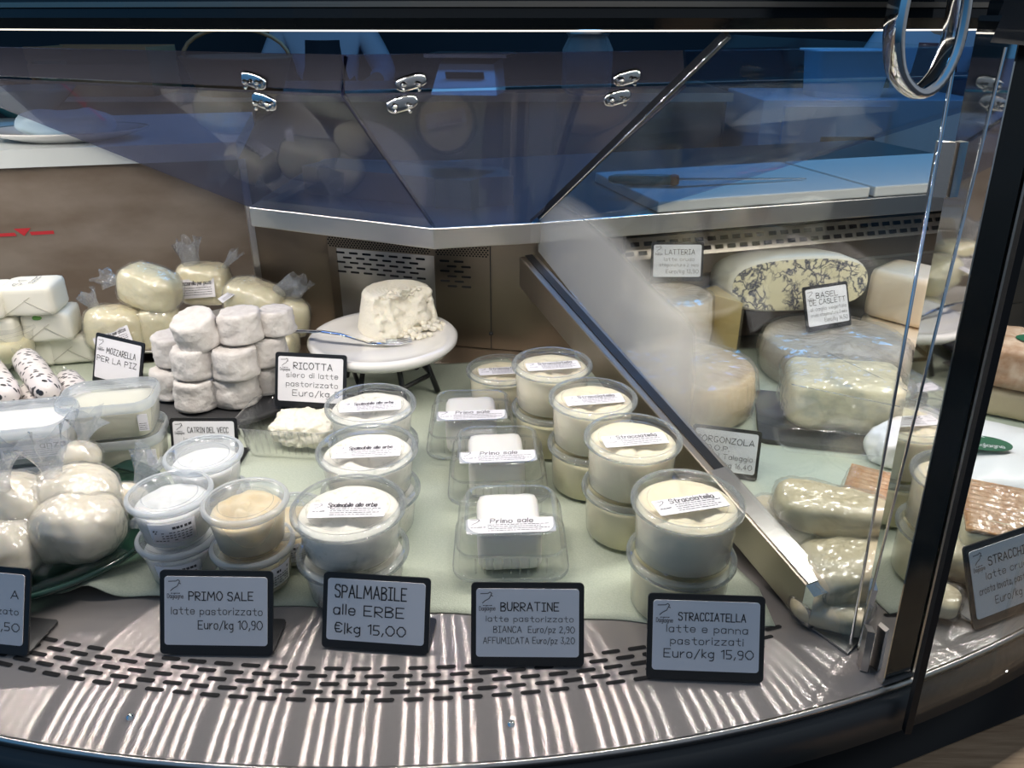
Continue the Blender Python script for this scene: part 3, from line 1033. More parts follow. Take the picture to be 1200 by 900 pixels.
hd.tube(sm2, .0042, 10, flat=3.2, up=(0, 1, 0))
part('lifting_arm', hd, CHROME)
eh = MB(); eh.hexa([(.315, .50, .533), (.46, .50, .530), (.50, .62, .530), (.335, .60, .533)], [(.335, .50, .70), (.46, .50, .70), (.50, .62, .70), (.35, .60, .70)])
part('end_housing', eh, CHARC)

# ------------------------------------------------------------------ cloths on the deck
def cloth(name, outline_fn, nx, ny, label):
    vs, fs = [], []
    for j in range(ny + 1):
        for i in range(nx + 1):
            vs.append(outline_fn(i / nx, j / ny))
    for j in range(ny):
        for i in range(nx):
            fs.append((j * (nx + 1) + i, j * (nx + 1) + i + 1, (j + 1) * (nx + 1) + i + 1, (j + 1) * (nx + 1) + i))
    mb = MB().add(vs, fs, 0, True)
    o = mb.build(name, CLOTH)
    s = o.modifiers.new('thickness', 'SOLIDIFY'); s.thickness = 0.0012; s.offset = 1
    return tag(o, label, 'cloth')


def main_cloth(u, v):
    x = -1.02 + 1.275 * u
    f = 0.6055 - 0.066 * x if x > -.42 else 0.6055 + .0277 - .09 * (x + .42)
    f += 0.0015 * math.sin(x * 31) + .0012 * math.sin(x * 77)
    # right border follows the rail
    xr = QB.x + (QF.x - QB.x) * (QB.y - (f + (1.26 - f) * v)) / (QB.y - QF.y) - 0.004
    y = f + (1.262 - f) * v
    x = -1.02 + (min(xr, .262) + 1.02) * u
    if v > .9:
        y -= .03 * (1 + math.sin(u * 23)) * (v - .9) * 10 * .5
    z = 0.0012
    b = math.exp(-(((x + .440) / .022) ** 2)) * math.exp(-(v * 14) ** 2) * .016
    b += math.exp(-(((x + .360) / .03) ** 2)) * math.exp(-(v * 18) ** 2) * .004
    z += b + .0004 * (1 + noise.noise(Vector((x * 9, y * 9, 0))))
    return (x, y, z)


cloth('deck_cloth', main_cloth, 150, 60, 'pale green cloth laid under the fresh cheeses, front edge rippled')


def right_cloth(u, v):
    y = 0.66 + (1.30 - .66) * v
    x0 = QB.x + (QF.x - QB.x) * (QB.y - y) / (QB.y - QF.y) + .055
    if y > QB.y:
        x0 = QB.x + .10
    x1 = .60 + .55 * v
    x = x0 + (x1 - x0) * u
    return (x, y + .10 * u * (1 - v), 0.0014 + .0004 * noise.noise(Vector((x * 9, y * 9, 3))))


cloth('deck_cloth', right_cloth, 50, 50, 'pale green cloth under the wrapped cheeses right of the partition')

# ------------------------------------------------------------------ price signs
SIGNMB = {}


def sign(label, BL, BR, lines, tilt=24, hr=0.745, z=0.002, foot=True, lift=0.0, card_col=None, logo_on=True, roll=0.0, wd=None):
    BL, BR = Vector(BL), Vector(BR)
    W = wd or (BR - BL).length
    rz = math.atan2((BR - BL).y, (BR - BL).x)
    c = (BL + BR) / 2
    H = W * hr
    root = thing('price_sign', label, 'price sign', (c.x, c.y, z), rz, 'black framed price signs')
    T = Matrix.Translation((0, 0, lift)) @ Matrix.Rotation(R(roll), 4, 'Y') @ Matrix.Rotation(R(90 - tilt), 4, 'X')
    hb = MB()
    o2 = [(x, y + H / 2, 0) for x, y, _ in rrect(W, H, .004)]
    o1 = [(x, y + H / 2, -.0022) for x, y, _ in rrect(W, H, .004)]
    hb.hexa(o1, o2)
    hb.xf(T)
    if foot:
        fw = W * .94
        o1 = [(x + W * .03, y + .024, .0002) for x, y, _ in rrect(fw, .046, .004)]
        hb.hexa(o1, [(x, y, .0022) for x, y, _ in o1])
    hb.build('holder', BLACK, root)
    cw, chh = W * .91, H * .815
    cb = MB()
    y0 = H * .115
    pts = [(x, y + y0 + chh / 2, .0004) for x, y, _ in rrect(cw, chh, .003)]
    cb.hexa(pts, [(x, y, .0011) for x, y, _ in pts])
    card = cb.xf(T).build('card', PAPER, root)
    tb = MB()
    zz = .0015
    for (s, fx, fy, fh, al, wt) in lines:
        write(tb, s, (fx - .5) * cw, y0 + fy * chh, fh * chh, al, wt, zz, cw * min(2 * (.97 - fx) if al == 'c' else .75, (2 * (fx - .24)) if (al == 'c' and logo_on and fy > .62) else 9))
    if tb.v:
        tb.xf(T).build('lettering', INK, card)
    if logo_on:
        lb = MB(); logo(lb, -cw * .46, y0 + chh * .80, cw * .17, zz)
        lb.xf(T).build('emblem', INKSOFT, card)
    return root


sign('price sign cut off by the left edge, reading 8,50', at(-92, 758), at(33, 771),
     [('A', .97, .66, .11, 'r', .10), ('zato', .97, .43, .085, 'r', .09), ('8,50', .99, .20, .11, 'r', .10)], logo_on=False)
sign('price sign reading PRIMO SALE in front of the stacked milky cups', at(188, 768), at(320, 770),
     [('PRIMO SALE', .56, .66, .12, 'c', .12), ('latte pastorizzato', .52, .45, .10, 'c', .09), ('Euro/kg 10,90', .65, .24, .12, 'c', .10)])
sign('price sign with larger handwriting reading SPALMABILE alle ERBE', at(377, 760), at(502, 769),
     [('SPALMABILE', .83, .70, .20, 'r', .10), ('alle ERBE', .82, .42, .16, 'r', .11), ('€|kg 15,00', .84, .13, .15, 'r', .12)], logo_on=False, hr=.70)
sign('price sign reading BURRATINE in front of the nearest clear box', at(552, 782), at(684, 783),
     [('BURRATINE', .53, .68, .12, 'c', .12), ('latte pastorizzato', .53, .52, .08, 'c', .09), ('BIANCA  Euro/pz 2,90', .57, .36, .09, 'c', .09), ('AFFUMICATA Euro/pz 3,20', .52, .20, .09, 'c', .09)])
sign('price sign reading STRACCIATELLA in front of the nearest tall cups', at(757, 797), at(894, 802),
     [('STRACCIATELLA', .56, .72, .11, 'c', .12), ('latte e panna', .52, .55, .10, 'c', .09), ('pastorizzati', .52, .38, .10, 'c', .09), ('Euro/kg 15,90', .54, .19, .12, 'c', .10)])
_b = at(320, 480, .03); _c = at(405, 484, .03)
sign('price sign reading RICOTTA before the white plate on its stand', at(322, 476, .035), at(405, 481, .035),
     [('RICOTTA', .55, .73, .14, 'c', .11), ('siero di latte', .54, .54, .11, 'c', .08), ('pastorizzato', .54, .34, .11, 'c', .08), ('Euro/kg 8', .60, .13, .13, 'c', .09)], z=.035, tilt=20)
sign('price sign reading CATRIN DEL VECC behind a milky cup', at(203, 548), at(281, 548),
     [('CATRIN DEL VECC', .58, .72, .13, 'c', .10), ('latte crudo', .5, .5, .10, 'c', .08)], tilt=16, roll=0)
sign('tilted price sign reading MOZZARELLA PER LA behind the tubs', at(108, 447, .01), at(164, 462, .01),
     [('MOZZARELLA', .58, .64, .14, 'c', .11), ('PER LA PIZ', .50, .42, .13, 'c', .11)], tilt=20, z=.01)

# ------------------------------------------------------------------ round tubs
def cup(label, cat, loc, D, h, base_r, fill, fmat, shell, lidm, text=None, trot=0.0, group=None, lid_label=True, side_label=False, mound=1.15, ribs=False, seed=0, rz=0.0):
    """a round lidded tub: tub, lid, contents, paper label with its print"""
    r = D / 2
    t = thing('cheese_tub', label, 'cheese tub', loc, rz, group)
    b = MB()
    b.lathe([(0.0, .0012), (base_r - .004, .0012), (base_r, .004), (r - .0045, h - .010), (r - .004, h - .0075), (r - .0015, h - .0070), (r - .0012, h - .0045)], 56)
    b.build('tub', shell, t)
    lb = MB()
    lb.lathe([(0, h - .0040), (r - .012, h - .0040), (r - .0095, h - .0034), (r - .0070, h - .0008), (r - .0050, h), (r - .0022, h - .0002), (r - .0003, h - .0020), (r, h - .0050), (r - .0008, h - .0070)], 64)
    if lidm is LIDMILK:
        lb.lathe([(r - .0044, h + .0002), (r - .0030, h + .0009), (r - .0014, h + .0003), (r + .0003, h - .0016), (r + .0004, h - .0044), (r - .0010, h - .0052)], 64, mi=1)
    else:
        lb.lathe([(r - .0062, h + .0002), (r - .0042, h + .0012), (r - .0018, h + .0004), (r + .0004, h - .0018), (r + .0006, h - .0062), (r - .0012, h - .0078), (r - .0034, h - .0060)], 64, mi=1)
    lb.lathe([(r - .016, h - .0037), (r - .0155, h - .0030), (r - .015, h - .0037)], 48)
    lid = lb.build('lid', [lidm, RIMMILK if lidm is LIDMILK else RIMCLEAR], t)
    if fill > 0:
        z1 = .003 + (h - .0085) * fill
        rr_ = base_r + (r - .0045 - base_r) * (z1 / h) - .0007
        cb = MB()
        prof = [(0, .002), (base_r - .004, .002), (base_r - .0012, .0045), (rr_, z1 - .002), (rr_ - .002, z1)]
        n = 7
        for i in range(1, n + 1):
            q = 1 - i / n
            prof.append((max((rr_ - .002) * q, 0), z1))
        cb.lathe(prof, 48)
        for i, p in enumerate(cb.v):
            rad = math.hypot(p[0], p[1])
            if p[2] >= z1 - .0025:
                k = max(0, 1 - rad / rr_)
                hh = (noise.fractal(Vector((p[0] * 38 + seed * 5, p[1] * 38, seed)), .8, 2, 3) * .0060 - .001) * min(1, k * 4) * mound
                cb.v[i] = (p[0], p[1], min(p[2] + hh, h - .0046))
        cb.build('contents', fmat, t)
    if text:
        lw_, lh = D * .66, D * .225
        T = Matrix.Rotation(trot, 4, 'Z') @ Matrix.Translation((0, -D * .06, h - .0032))
        lp = MB(); pts = rrect(lw_, lh, .0012, 2)
        lp.hexa([(x, y, 0) for x, y, _ in pts], [(x, y, .0007) for x, y, _ in pts])
        lo_ = lp.xf(T).build('label', LABELP, t)
        tb = MB()
        write(tb, text, lw_ * .06, lh * .16, lh * .28, 'c', .13, .0011, lw_ * .66, .12)
        for k in range(4):
            scribble(tb, -lw_ * .22, lw_ * (.44 - .1 * (k % 2)), lh * (.02 - .13 * k), lh * .085, .0011, k + len(text))
        logo(tb, -lw_ * .46, lh * .10, lw_ * .17, .0011, 0, False)
        scribble(tb, -lw_ * .45, -lw_ * .28, -lh * .12, lh * .1, .0011, 4)
        tb.xf(T).build('print', INKSOFT, lo_)
    if side_label:
        lp, tb = MB(), MB()
        n = 12
        a0_, a1_ = side_label
        z0, z1 = h * .22, h * .70

        def sp(k, f, off):
            a = R(a0_ + (a1_ - a0_) * k / n)
            z = z0 + (z1 - z0) * f
            rr2 = base_r + (r - .0045 - base_r) * (z / (h - .01)) + off
            return (rr2 * math.cos(a), rr2 * math.sin(a), z)
        vs = [sp(k, f, .0009) for k in range(n + 1) for f in (0, 1)]
        lp.add(vs, [(2 * k, 2 * k + 2, 2 * k + 3, 2 * k + 1) for k in range(n)], 0, True)
        lo_ = lp.build('label', LABELP, t)
        sd = lo_.modifiers.new('thickness', 'SOLIDIFY'); sd.thickness = .0005; sd.offset = 0
        for row, f in enumerate((.70, .52, .38, .26, .12)):
            for k in range(3 if row < 4 else 1, n - 1):
                if random.random() < .85:
                    hgt = .13 if row == 0 else .045
                    if row == 0 and k < 6:
                        continue
                    e_ = random.uniform(.6, .95)
                    tb.add([sp(k + .1, f, .0014), sp(k + e_, f, .0014), sp(k + e_, f + hgt, .0014), sp(k + .1, f + hgt, .0014)], [(0, 1, 2, 3)])
        for k, f0_, f1_ in ((1, .60, .72), (1.4, .50, .60), (1.8, .62, .70)):
            tb.add([sp(k, f0_, .0014), sp(k + .5, f0_ + .02, .0014), sp(k + .5, f1_, .0014), sp(k, f1_ - .05, .0014)], [(0, 1, 2, 3)])
        tb.build('print', INKSOFT, lo_)
    return t


ST_D, ST_H = .108, .0640
Z0 = .0028
CW = pbr('milky_stracciatella', (0.90, 0.82, 0.62), 0.4, bump=0.2, bscale=50, sss=0.2)
st = [((806, 583), 'nearest of the stracciatella column, top cup of its stack', 'nearest'), ((742, 509.5), 'second from the front', 'second'),
      ((695, 463), 'third', 'third'), ((647, 424), 'farthest', 'farthest')]
names = ['topmost stracciatella cup of the nearest stack, behind the STRACCIATELLA sign', 'topmost stracciatella cup of the second stack from the front',
         'topmost stracciatella cup of the third stack from the front', 'topmost stracciatella cup of the rearmost tall stack, right of a low cup']
lows = ['lower cup of the nearest stracciatella stack, mostly behind the STRACCIATELLA sign', 'lower pale cup of the second stracciatella stack from the front',
        'lower pale cup of the third stracciatella stack from the front', 'lower cup of the rearmost tall stracciatella stack']
for i, (q, _, _) in enumerate(st):
    p = at(*q, Z0 + 2 * ST_H)
    cup(names[i], 'tub', (p.x, p.y, Z0 + ST_H), ST_D, ST_H, .0470, .93, CW, TUBCLEAR, LIDCLEAR, 'Stracciatella', R(14 if i == 0 else 9), 'stracciatella cups', seed=i + 1)
    cup(lows[i], 'tub', (p.x, p.y, Z0), ST_D, ST_H, .0470, .86, WHEY, TUBCLEAR, LIDCLEAR, 'Stracciatella' if i == 0 else None, R(30), 'stracciatella cups', seed=i + 8, mound=.1)
p = at(588, 431, .066)
cup('low stracciatella cup half hidden behind the rearmost tall stack', 'tub', (p.x, p.y, Z0), ST_D, ST_H, .0470, .9, CW, TUBCLEAR, LIDCLEAR, 'Stracciatella', R(8), 'stracciatella cups', seed=20)

SP_H = .0535
sn = ['nearest', 'middle', 'rearmost']
for i, (q) in enumerate([(408, 590), (430, 523), (434, 471)]):
    p = at(*q, Z0 + 2 * SP_H)
    cup(f'topmost herb spread tub of the {sn[i]} spalmabile stack', 'tub', (p.x, p.y, Z0 + SP_H), .114, SP_H, .047, .88, HERB, TUBCLEAR, LIDCLEAR, 'Spalmabile alle erbe', R((2, 5, 7)[i]), 'herb spread tubs', seed=30 + i, mound=1.7)
    cup(f'lower herb spread tub of the {sn[i]} spalmabile stack', 'tub', (p.x, p.y, Z0), .114, SP_H, .047, .88, HERB, TUBCLEAR, LIDCLEAR, None, 0, 'herb spread tubs', seed=40 + i, mound=1.7)

MK = .086
mk_pos = [((198, 575), 'front left milky cup of white curd, topmost of its stack', 'lower milky cup under the front left white curd cup', WHITECH, WHITECH, (255, 325)),
          ((287, 585), 'milky cup of orange cream, topmost, right of the white curd cups', 'lower milky cup under the orange cream cup, behind the PRIMO SALE sign', BUTTER, BUTTER, None),
          ((238, 530), 'milky cup of white curd right before the CATRIN DEL VECC sign', 'lower milky cup hidden under the one at the CATRIN DEL VECC sign', WHITECH, WHITECH, None)]
for i, (q, la, lb_, fm, fm2, side) in enumerate(mk_pos):
    p = at(*q, Z0 + .104)
    cup(la, 'tub', (p.x, p.y, Z0 + .052), MK, .052, .033, .82, fm, TUBMILK, LIDMILK, None, 0, 'milky deli cups', side_label=side, seed=60 + i, mound=2.6 if i == 1 else 1.8)
    cup(lb_, 'tub', (p.x, p.y, Z0), MK, .052, .033, .82, fm2, TUBMILK, LIDMILK, None, 0, 'milky deli cups', side_label=(250, 320) if i == 0 else ((290, 350) if i == 1 else None), seed=70 + i)
p = at(338, 600, .056)
cup('small milky cup of yellow cream between orange cream and herb spread', 'tub', (p.x, p.y, Z0), MK, .052, .033, .8, BUTTER, TUBMILK, LIDMILK, None, 0, 'milky deli cups', side_label=(255, 320), seed=77)

# ------------------------------------------------------------------ clear hinged boxes
def clear_box(label, loc, rz, wd, dp, h, block=None, text=None, wrinkle=True, group='clear hinged boxes'):
    t = thing('clear_box', label, 'plastic box', loc, rz, group)
    b = MB()
    hb_ = h * .22

    def rr_(ins, z, r):
        return rrect(wd - 2 * ins, dp - 2 * ins, r, 5, z)
    b.rings([rr_(.017, .0010, .016), rr_(.013, .004, .018), rr_(.009, hb_ - .005, .020), rr_(.006, hb_ - .0042, .022), rr_(.0, hb_ - .004, .024), rr_(.0, hb_ - .0015, .024)], cap=False)
    b.add(rr_(.017, .0010, .016), [tuple(range(24))])
    bo = b.build('base', TUBCLEAR, t)
    l = MB()
    l.rings([rr_(.0, hb_, .024), rr_(.006, hb_ + .001, .022), rr_(.0075, h * .60, .020), rr_(.0045, h * .64, .021), rr_(.0045, h * .70, .021), rr_(.0095, h - .006, .019), rr_(.012, h - .001, .018), rr_(.016, h, .016), rr_(.019, h - .003, .014)], cap=False)
    l.add(rr_(.019, h - .003, .014), [tuple(range(24))])
    l.rings([rr_(.0005, hb_ + .001, .024), rr_(-.0008, hb_ + .0004, .025), rr_(-.0008, hb_ - .0016, .025), rr_(.0005, hb_ - .0022, .024)], 1, cap=False)
    l.rings([rr_(.0040, h * .695, .021), rr_(.0036, h * .66, .021), rr_(.0042, h * .635, .021)], 1, cap=False)
    l.rings([rr_(.0125, h - .0006, .018), rr_(.0145, h + .0008, .017), rr_(.0165, h - .0002, .016)], 1, cap=False)
    l.build('lid', [LIDCLEAR, RIMCLEAR], t)
    if wrinkle:
        for sy in (-1, 1):
            rb_ = MB()
            for k in range(9):
                x = -wd * .30 + wd * .60 * k / 8
                rb_.tube([(x, sy * (dp / 2 - .0062), hb_ + .004), (x, sy * (dp / 2 - .0076), h * .57)], .0010, 5)
            rb_.build('ribs', TUBCLEAR, bo)
    if block:
        bw, bd, bh, bx, by, brz = block
        cb = MB(); cb.sup((bw / 2, bd / 2, bh / 2), 9, 12, (bx, by, .003 + bh / 2), .0008, 40, 3, (0, 0, brz))
        co = cb.build('cheese', WHITECH, t)
    if text:
        lw_, lh = wd * .76, dp * .215
        T = Matrix.Translation((0, -dp * .235, h - .0022)) @ Matrix.Rotation(R(2.5), 4, 'Z')
        lp = MB(); pts = rrect(lw_, lh, .002, 2)
        lp.hexa([(x, y, 0) for x, y, _ in pts], [(x, y, .0007) for x, y, _ in pts])
        lo_ = lp.xf(T).build('label', LABELP, t)
        tb = MB()
        write(tb, text, lw_ * .02, lh * .16, lh * .29, 'c', .13, .0011, lw_ * .5, .12)
        for k in range(4):
            scribble(tb, -lw_ * .26, lw_ * (.44 - .1 * (k % 2)), lh * (.02 - .13 * k), lh * .085, .0011, k)
        logo(tb, -lw_ * .46, lh * .10, lw_ * .17, .0011, 0, False)
        scribble(tb, -lw_ * .45, -lw_ * .28, -lh * .12, lh * .1, .0011, 4)
        tb.xf(T).build('print', INKSOFT, lo_)
    return t


bh = .062
for i, (q, rz_, nm) in enumerate([((598, 596), 1, 'nearest of three, right behind the BURRATINE sign'), ((583, 520), 2, 'middle one of three in the primo sale row'), ((553, 474), 2, 'rearmost of three in the primo sale row')]):
    p = at(*q, Z0 + bh)
    clear_box('clear domed box of white cheese, ' + nm, (p.x, p.y, Z0), R(rz_), .124, .120, bh, (.070, .082, .050, -.002, .006, R(2)), 'Primo sale')

# open tray of ricotta
p = at(350, 520, .0)
t = thing('cheese_tray', 'clear ribbed tray of ricotta below the RICOTTA sign', 'plastic tray', (p.x, p.y, Z0), R(-6))
b = MB()
b.rings([rrect(.118, .082, .016, 5, .001), rrect(.124, .088, .018, 5, .006), rrect(.138, .102, .02, 5, .046), rrect(.152, .116, .024, 5, .047), rrect(.152, .116, .024, 5, .0445)], cap=False)
b.add(rrect(.118, .082, .016, 5, .001), [tuple(range(24))])
tb_ = b.build('base', TUBCLEAR, t)
rbm = MB()
for k in range(12):
    x = -.05 + .1 * k / 11
    for sy in (-1, 1):
        rbm.tube([(x, sy * .0445, .007), (x, sy * .0505, .044)], .0012, 5)
for k in range(7):
    y = -.03 + .06 * k / 6
    for sx_ in (-1, 1):
        rbm.tube([(sx_ * .0622, y, .007), (sx_ * .069, y, .044)], .0012, 5)
rbm.build('ribs', TUBCLEAR, tb_)
MB().sup((.044, .033, .018), 4.0, 30, (.012, .002, .023), .006, 60, 5).rough(.0015, 160).build('cheese', RICOTTA, t)

# ------------------------------------------------------------------ rectangular milky tubs
def rect_tub(label, loc, rz, wd, dp, h, fm, fill=.7, side=None):
    t = thing('cheese_tub', label, 'cheese tub', loc, rz, 'rectangular milky tubs')
    b = MB()
    b.rings([rrect(wd * .84, dp * .80, .016, 5, .001), rrect(wd * .87, dp * .84, .018, 5, .005), rrect(wd * .96, dp * .93, .022, 5, h - .012)], cap=False)
    b.add(rrect(wd * .84, dp * .80, .016, 5, .001), [tuple(range(24))])
    b.build('tub', TUBMILK, t)
    l = MB()
    l.rings([rrect(wd * .965, dp * .94, .022, 5, h - .013), rrect(wd, dp, .026, 5, h - .012), rrect(wd, dp, .026, 5, h - .004), rrect(wd * .97, dp * .96, .024, 5, h), rrect(wd * .92, dp * .89, .020, 5, h - .0005), rrect(wd * .89, dp * .84, .018, 5, h - .005)], cap=False)
    l.add(rrect(wd * .89, dp * .84, .018, 5, h - .005), [tuple(range(24))])
    l.rings([rrect(wd * .98, dp * .97, .025, 5, h + .0006), rrect(wd * 1.004, dp * 1.005, .026, 5, h - .003), rrect(wd * 1.006, dp * 1.007, .026, 5, h - .011), rrect(wd * .985, dp * .98, .024, 5, h - .0135)], 1, cap=False)
    l.build('lid', [LIDMILK, RIMMILK], t)
    c = MB()
    z1 = h * fill
    c.rings([rrect(wd * .82, dp * .78, .014, 5, .002), rrect(wd * .85, dp * .82, .016, 5, .006), rrect(wd * .92, dp * .89, .020, 5, z1), rrect(wd * .6, dp * .6, .014, 5, z1 + .004), rrect(wd * .3, dp * .3, .008, 5, z1 + .006)])
    c.rough(.002, 60, 3, lambda q: q.z > z1 - .001)
    c.build('contents', fm, t)
    if side:
        lp = MB(); lp.box((wd * side[0], -dp * .452, h * .45), (wd * side[1], .0012, h * .42), (R(-7), 0, 0))
        lo_ = lp.build('label', LABELP, t)
        tb = MB()
        T = Matrix.Translation((wd * side[0], -dp * .452 - .0009, h * .45)) @ Matrix.Rotation(R(83), 4, 'X')
        if side[1] > .3:
            write(tb, 'anza', wd * side[1] * .15, h * .02, h * .14, 'l', .13, .0004)
        for k in range(4):
            scribble(tb, -wd * side[1] * .4, wd * side[1] * .42, -h * (.02 + .05 * k), h * .03, .0004, k)
        tb.xf(T).build('print', INK, lo_)
    return t


CURD = pbr('milky_green_whey_curd', (0.77, 0.73, 0.58), 0.4, sss=.1, bump=.2, bscale=60)
p = at(127, 462, .106)
rect_tub('topmost rectangular milky tub just right of the speckled rolls', (p.x, p.y, Z0 + .053), R(12), .118, .085, .053, CURD, .72, (.38, .10))
rect_tub('lower rectangular milky tub under the one by the speckled rolls', (p.x, p.y + .002, Z0), R(12), .118, .085, .053, CURD, .72, (.38, .10))
p = at(22, 488, .106)
rect_tub('topmost rectangular milky tub at the left edge of the counter', (p.x, p.y, Z0 + .053), R(13), .124, .088, .053, WHITECH, .78, (.16, .55))
rect_tub('lower rectangular milky tub at the left edge, under another', (p.x, p.y, Z0), R(13), .124, .088, .053, WHITECH, .78)

# ------------------------------------------------------------------ bags of fresh cheese
def knot(mb, p, d, L, r0, r1, seed=0, n=22):
    """gathered bag neck fanning out of a twist"""
    d = Vector(d).normalized()
    a = d.cross(Vector((0.3, 0.2, 1))).normalized(); b = d.cross(a).normalized()
    rings = []
    for j in range(9):
        t = j / 8
        rr2 = r0 * (1 - t * .3) + (r1 - r0) * t ** 1.4
        ring = []
        for k in range(n):
            an = 2 * PI * k / n
            f = 1 + .38 * t * math.sin(an * 5 + seed) + .22 * t * math.sin(an * 8 + seed * 2 + t * 3)
            q = Vector(p) + d * (L * t * (1 + .16 * t * math.sin(an * 3 + seed))) + (a * math.cos(an) + b * math.sin(an) * .7) * rr2 * f
            ring.append(q)
        rings.append(ring)
    return mb.rings(rings, cap=False)


def bag(name, label, cat, loc, s, e=2.2, rot=(0, 0, 0), core=BURRATA, amp=.004, freq=22, seed=0, knots=(), group=None, film=True, label_at=None, flat=-.9):
    t = thing(name, label, cat, loc, 0, group)
    MB().sup(s, e, 22, (0, 0, 0), amp, freq, seed, rot, flat=-s[2] * .82).build('cheese', core, t)
    if film:
        fb_ = MB().sup((s[0] + .0022, s[1] + .0022, s[2] + .0022), e, 34, (0, 0, 0), amp, freq, seed, rot, flat=-s[2] * .83)
        fb_.rough(.0012, 60, seed).facet(.0012, 180, seed)
        fb_.build('film', FILM, t)
    for k, (p, d, L, r0, r1) in enumerate(knots):
        knot(MB(), p, d, L, r0, r1, seed + k).build('knot', KNOTFILM, t)
    if label_at:
        M, wd, ht, txt = label_at
        lp = MB(); lp.box((0, 0, 0), (wd, ht, .0006))
        lo_ = lp.xf(M).build('label', LABELP, t)
        tb = MB()
        if txt:
            write(tb, txt, 0, ht * .20, ht * .2, 'c', .15, .0008, wd * .86)
        for k in range(4):
            scribble(tb, -wd * .42, wd * .42, ht * (.02 - .12 * k), ht * .07, .0008, k)
        tb.xf(M).build('print', INKSOFT, lo_)
    return t


# green glass dish under the burrata
p = at(18, 640, .0)
t = thing('glass_dish', 'green tinted glass dish under the bagged burrata, front left', 'glass dish', (-.565, .735, Z0))
MB().lathe([(0, .0), (.12, .0), (.165, .006), (.182, .017), (.184, .021), (.180, .020), (.162, .010), (.12, .004), (0, .004)], 64, sx=.90, sy=.80).build('dish', GLASSDISH, t)
MB().lathe([(.172, .0105), (.183, .0155), (.1865, .0205), (.1845, .0235), (.1795, .0225), (.170, .0145)], 64, sx=.90, sy=.80).build('rim', pbr('dark_green_glass_rim', (.02, .060, .048), .12, coat=.6), t)
G = 'bags of fresh burrata'
p = at(90, 618, .054)
bag('burrata_bag', 'large smooth burrata bag right on the glass dish, front of the pile', 'cheese bag', (p.x, p.y, .055), (.048, .041, .037), 2.3, (0, R(8), R(15)), seed=1, group=G,
    knots=[((.058, .006, .000), (1, .1, .1), .02, .008, .014)])
p = at(2, 645, .045)
bag('burrata_bag', 'burrata bag cut off by the left edge, front row on the glass dish', 'cheese bag', (p.x - .01, p.y, .050), (.052, .046, .038), 2.3, (0, 0, R(-8)), seed=2, group=G)
p = at(70, 566, .09)
bag('burrata_bag', 'crinkled burrata bag behind the large smooth one, neck upright', 'cheese bag', (p.x, p.y, .064), (.056, .044, .038), 2.2, (0, R(-10), R(20)), seed=3, group=G,
    knots=[((-.004, .0, .036), (-.05, .15, 1), .045, .012, .030)])
p = at(5, 580, .09)
bag('burrata_bag', 'burrata bag at the left edge, second row on the glass dish', 'cheese bag', (p.x, p.y, .070), (.050, .042, .040), 2.2, (0, 0, 0), seed=4, group=G,
    knots=[((.010, -.012, .036), (.1, -.1, 1), .05, .010, .030)])
p = at(113, 528, .05)
bag('mozzarella_bag', 'small knotted mozzarella bag leaning on the rectangular tubs', 'cheese bag', (p.x, p.y - .035, .058), (.026, .024, .026), 2.0, seed=5, group='small knotted mozzarella bags',
    knots=[((.006, .004, .024), (.35, .2, 1), .035, .008, .026)])
p = at(148, 588, .03)
bag('mozzarella_bag', 'small knotted mozzarella ball left of the milky cups', 'cheese bag', (p.x, p.y, .030), (.026, .023, .024), 2.0, (0, 0, R(20)), seed=6, group='small knotted mozzarella bags',
    knots=[((.012, .012, .016), (.4, .5, .8), .040, .007, .026)])

# ------------------------------------------------------------------ speckled rolls
def roll(label, P, Q, r):
    P, Q = Vector(P), Vector(Q)
    t = thing('cheese_roll', label, 'cheese roll', P, 0, 'speckled paper rolls')
    d = Q - P
    n = 10
    mb = MB()
    pts = [d * (k / n) for k in range(n + 1)]
    rs = [r * (.62 + .38 * min(1, min(k, n - k) / 1.2)) for k in range(n + 1)]
    mb.tube([pts[0] - d.normalized() * .004] + pts + [pts[-1] + d.normalized() * .004], [r * .3] + rs + [r * .3], 18)
    mb.rough(.0015, 60)
    mb.build('wrapper', SPECKLE, t)
    e = MB(); knot(e, d, d.normalized(), .022, r * .35, r * .7, 3)
    e.build('twisted_end', FILM, t)
    return t


for lab, q0, q1, z in (('speckled paper roll nearest the left edge, upper layer', (10, 466), (-20, 422), .060), ('second speckled paper roll from the left, lying on two others', (58, 461), (28, 418), .060),
                       ('speckled paper roll beside the MOZZARELLA sign', (103, 488), (78, 442), .0235), ('lower speckled roll wedged under the second roll', (62, 502), (34, 456), .0235),
                       ('lower speckled roll under the leftmost one', (16, 508), (-12, 462), .0235)):
    roll(lab, at(*q0, z), at(*q1, z), .0205)
p = at(8, 395, .07)
t = thing('cheese_tub', 'clear round tub of yellowish cream before the wrapped blocks', 'cheese tub', (p.x, p.y, .033))
MB().lathe([(0, .002), (.034, .002), (.044, .05), (.047, .0505)], 40).build('tub', TUBCLEAR, t)
MB().lathe([(0, .055), (.043, .055), (.046, .057), (.048, .055), (.048, .050)], 40).build('lid', LIDCLEAR, t)
MB().lathe([(0, .003), (.033, .003), (.039, .03), (.02, .034), (0, .033)], 30).rough(.002, 60).build('contents', YELLOWC, t)
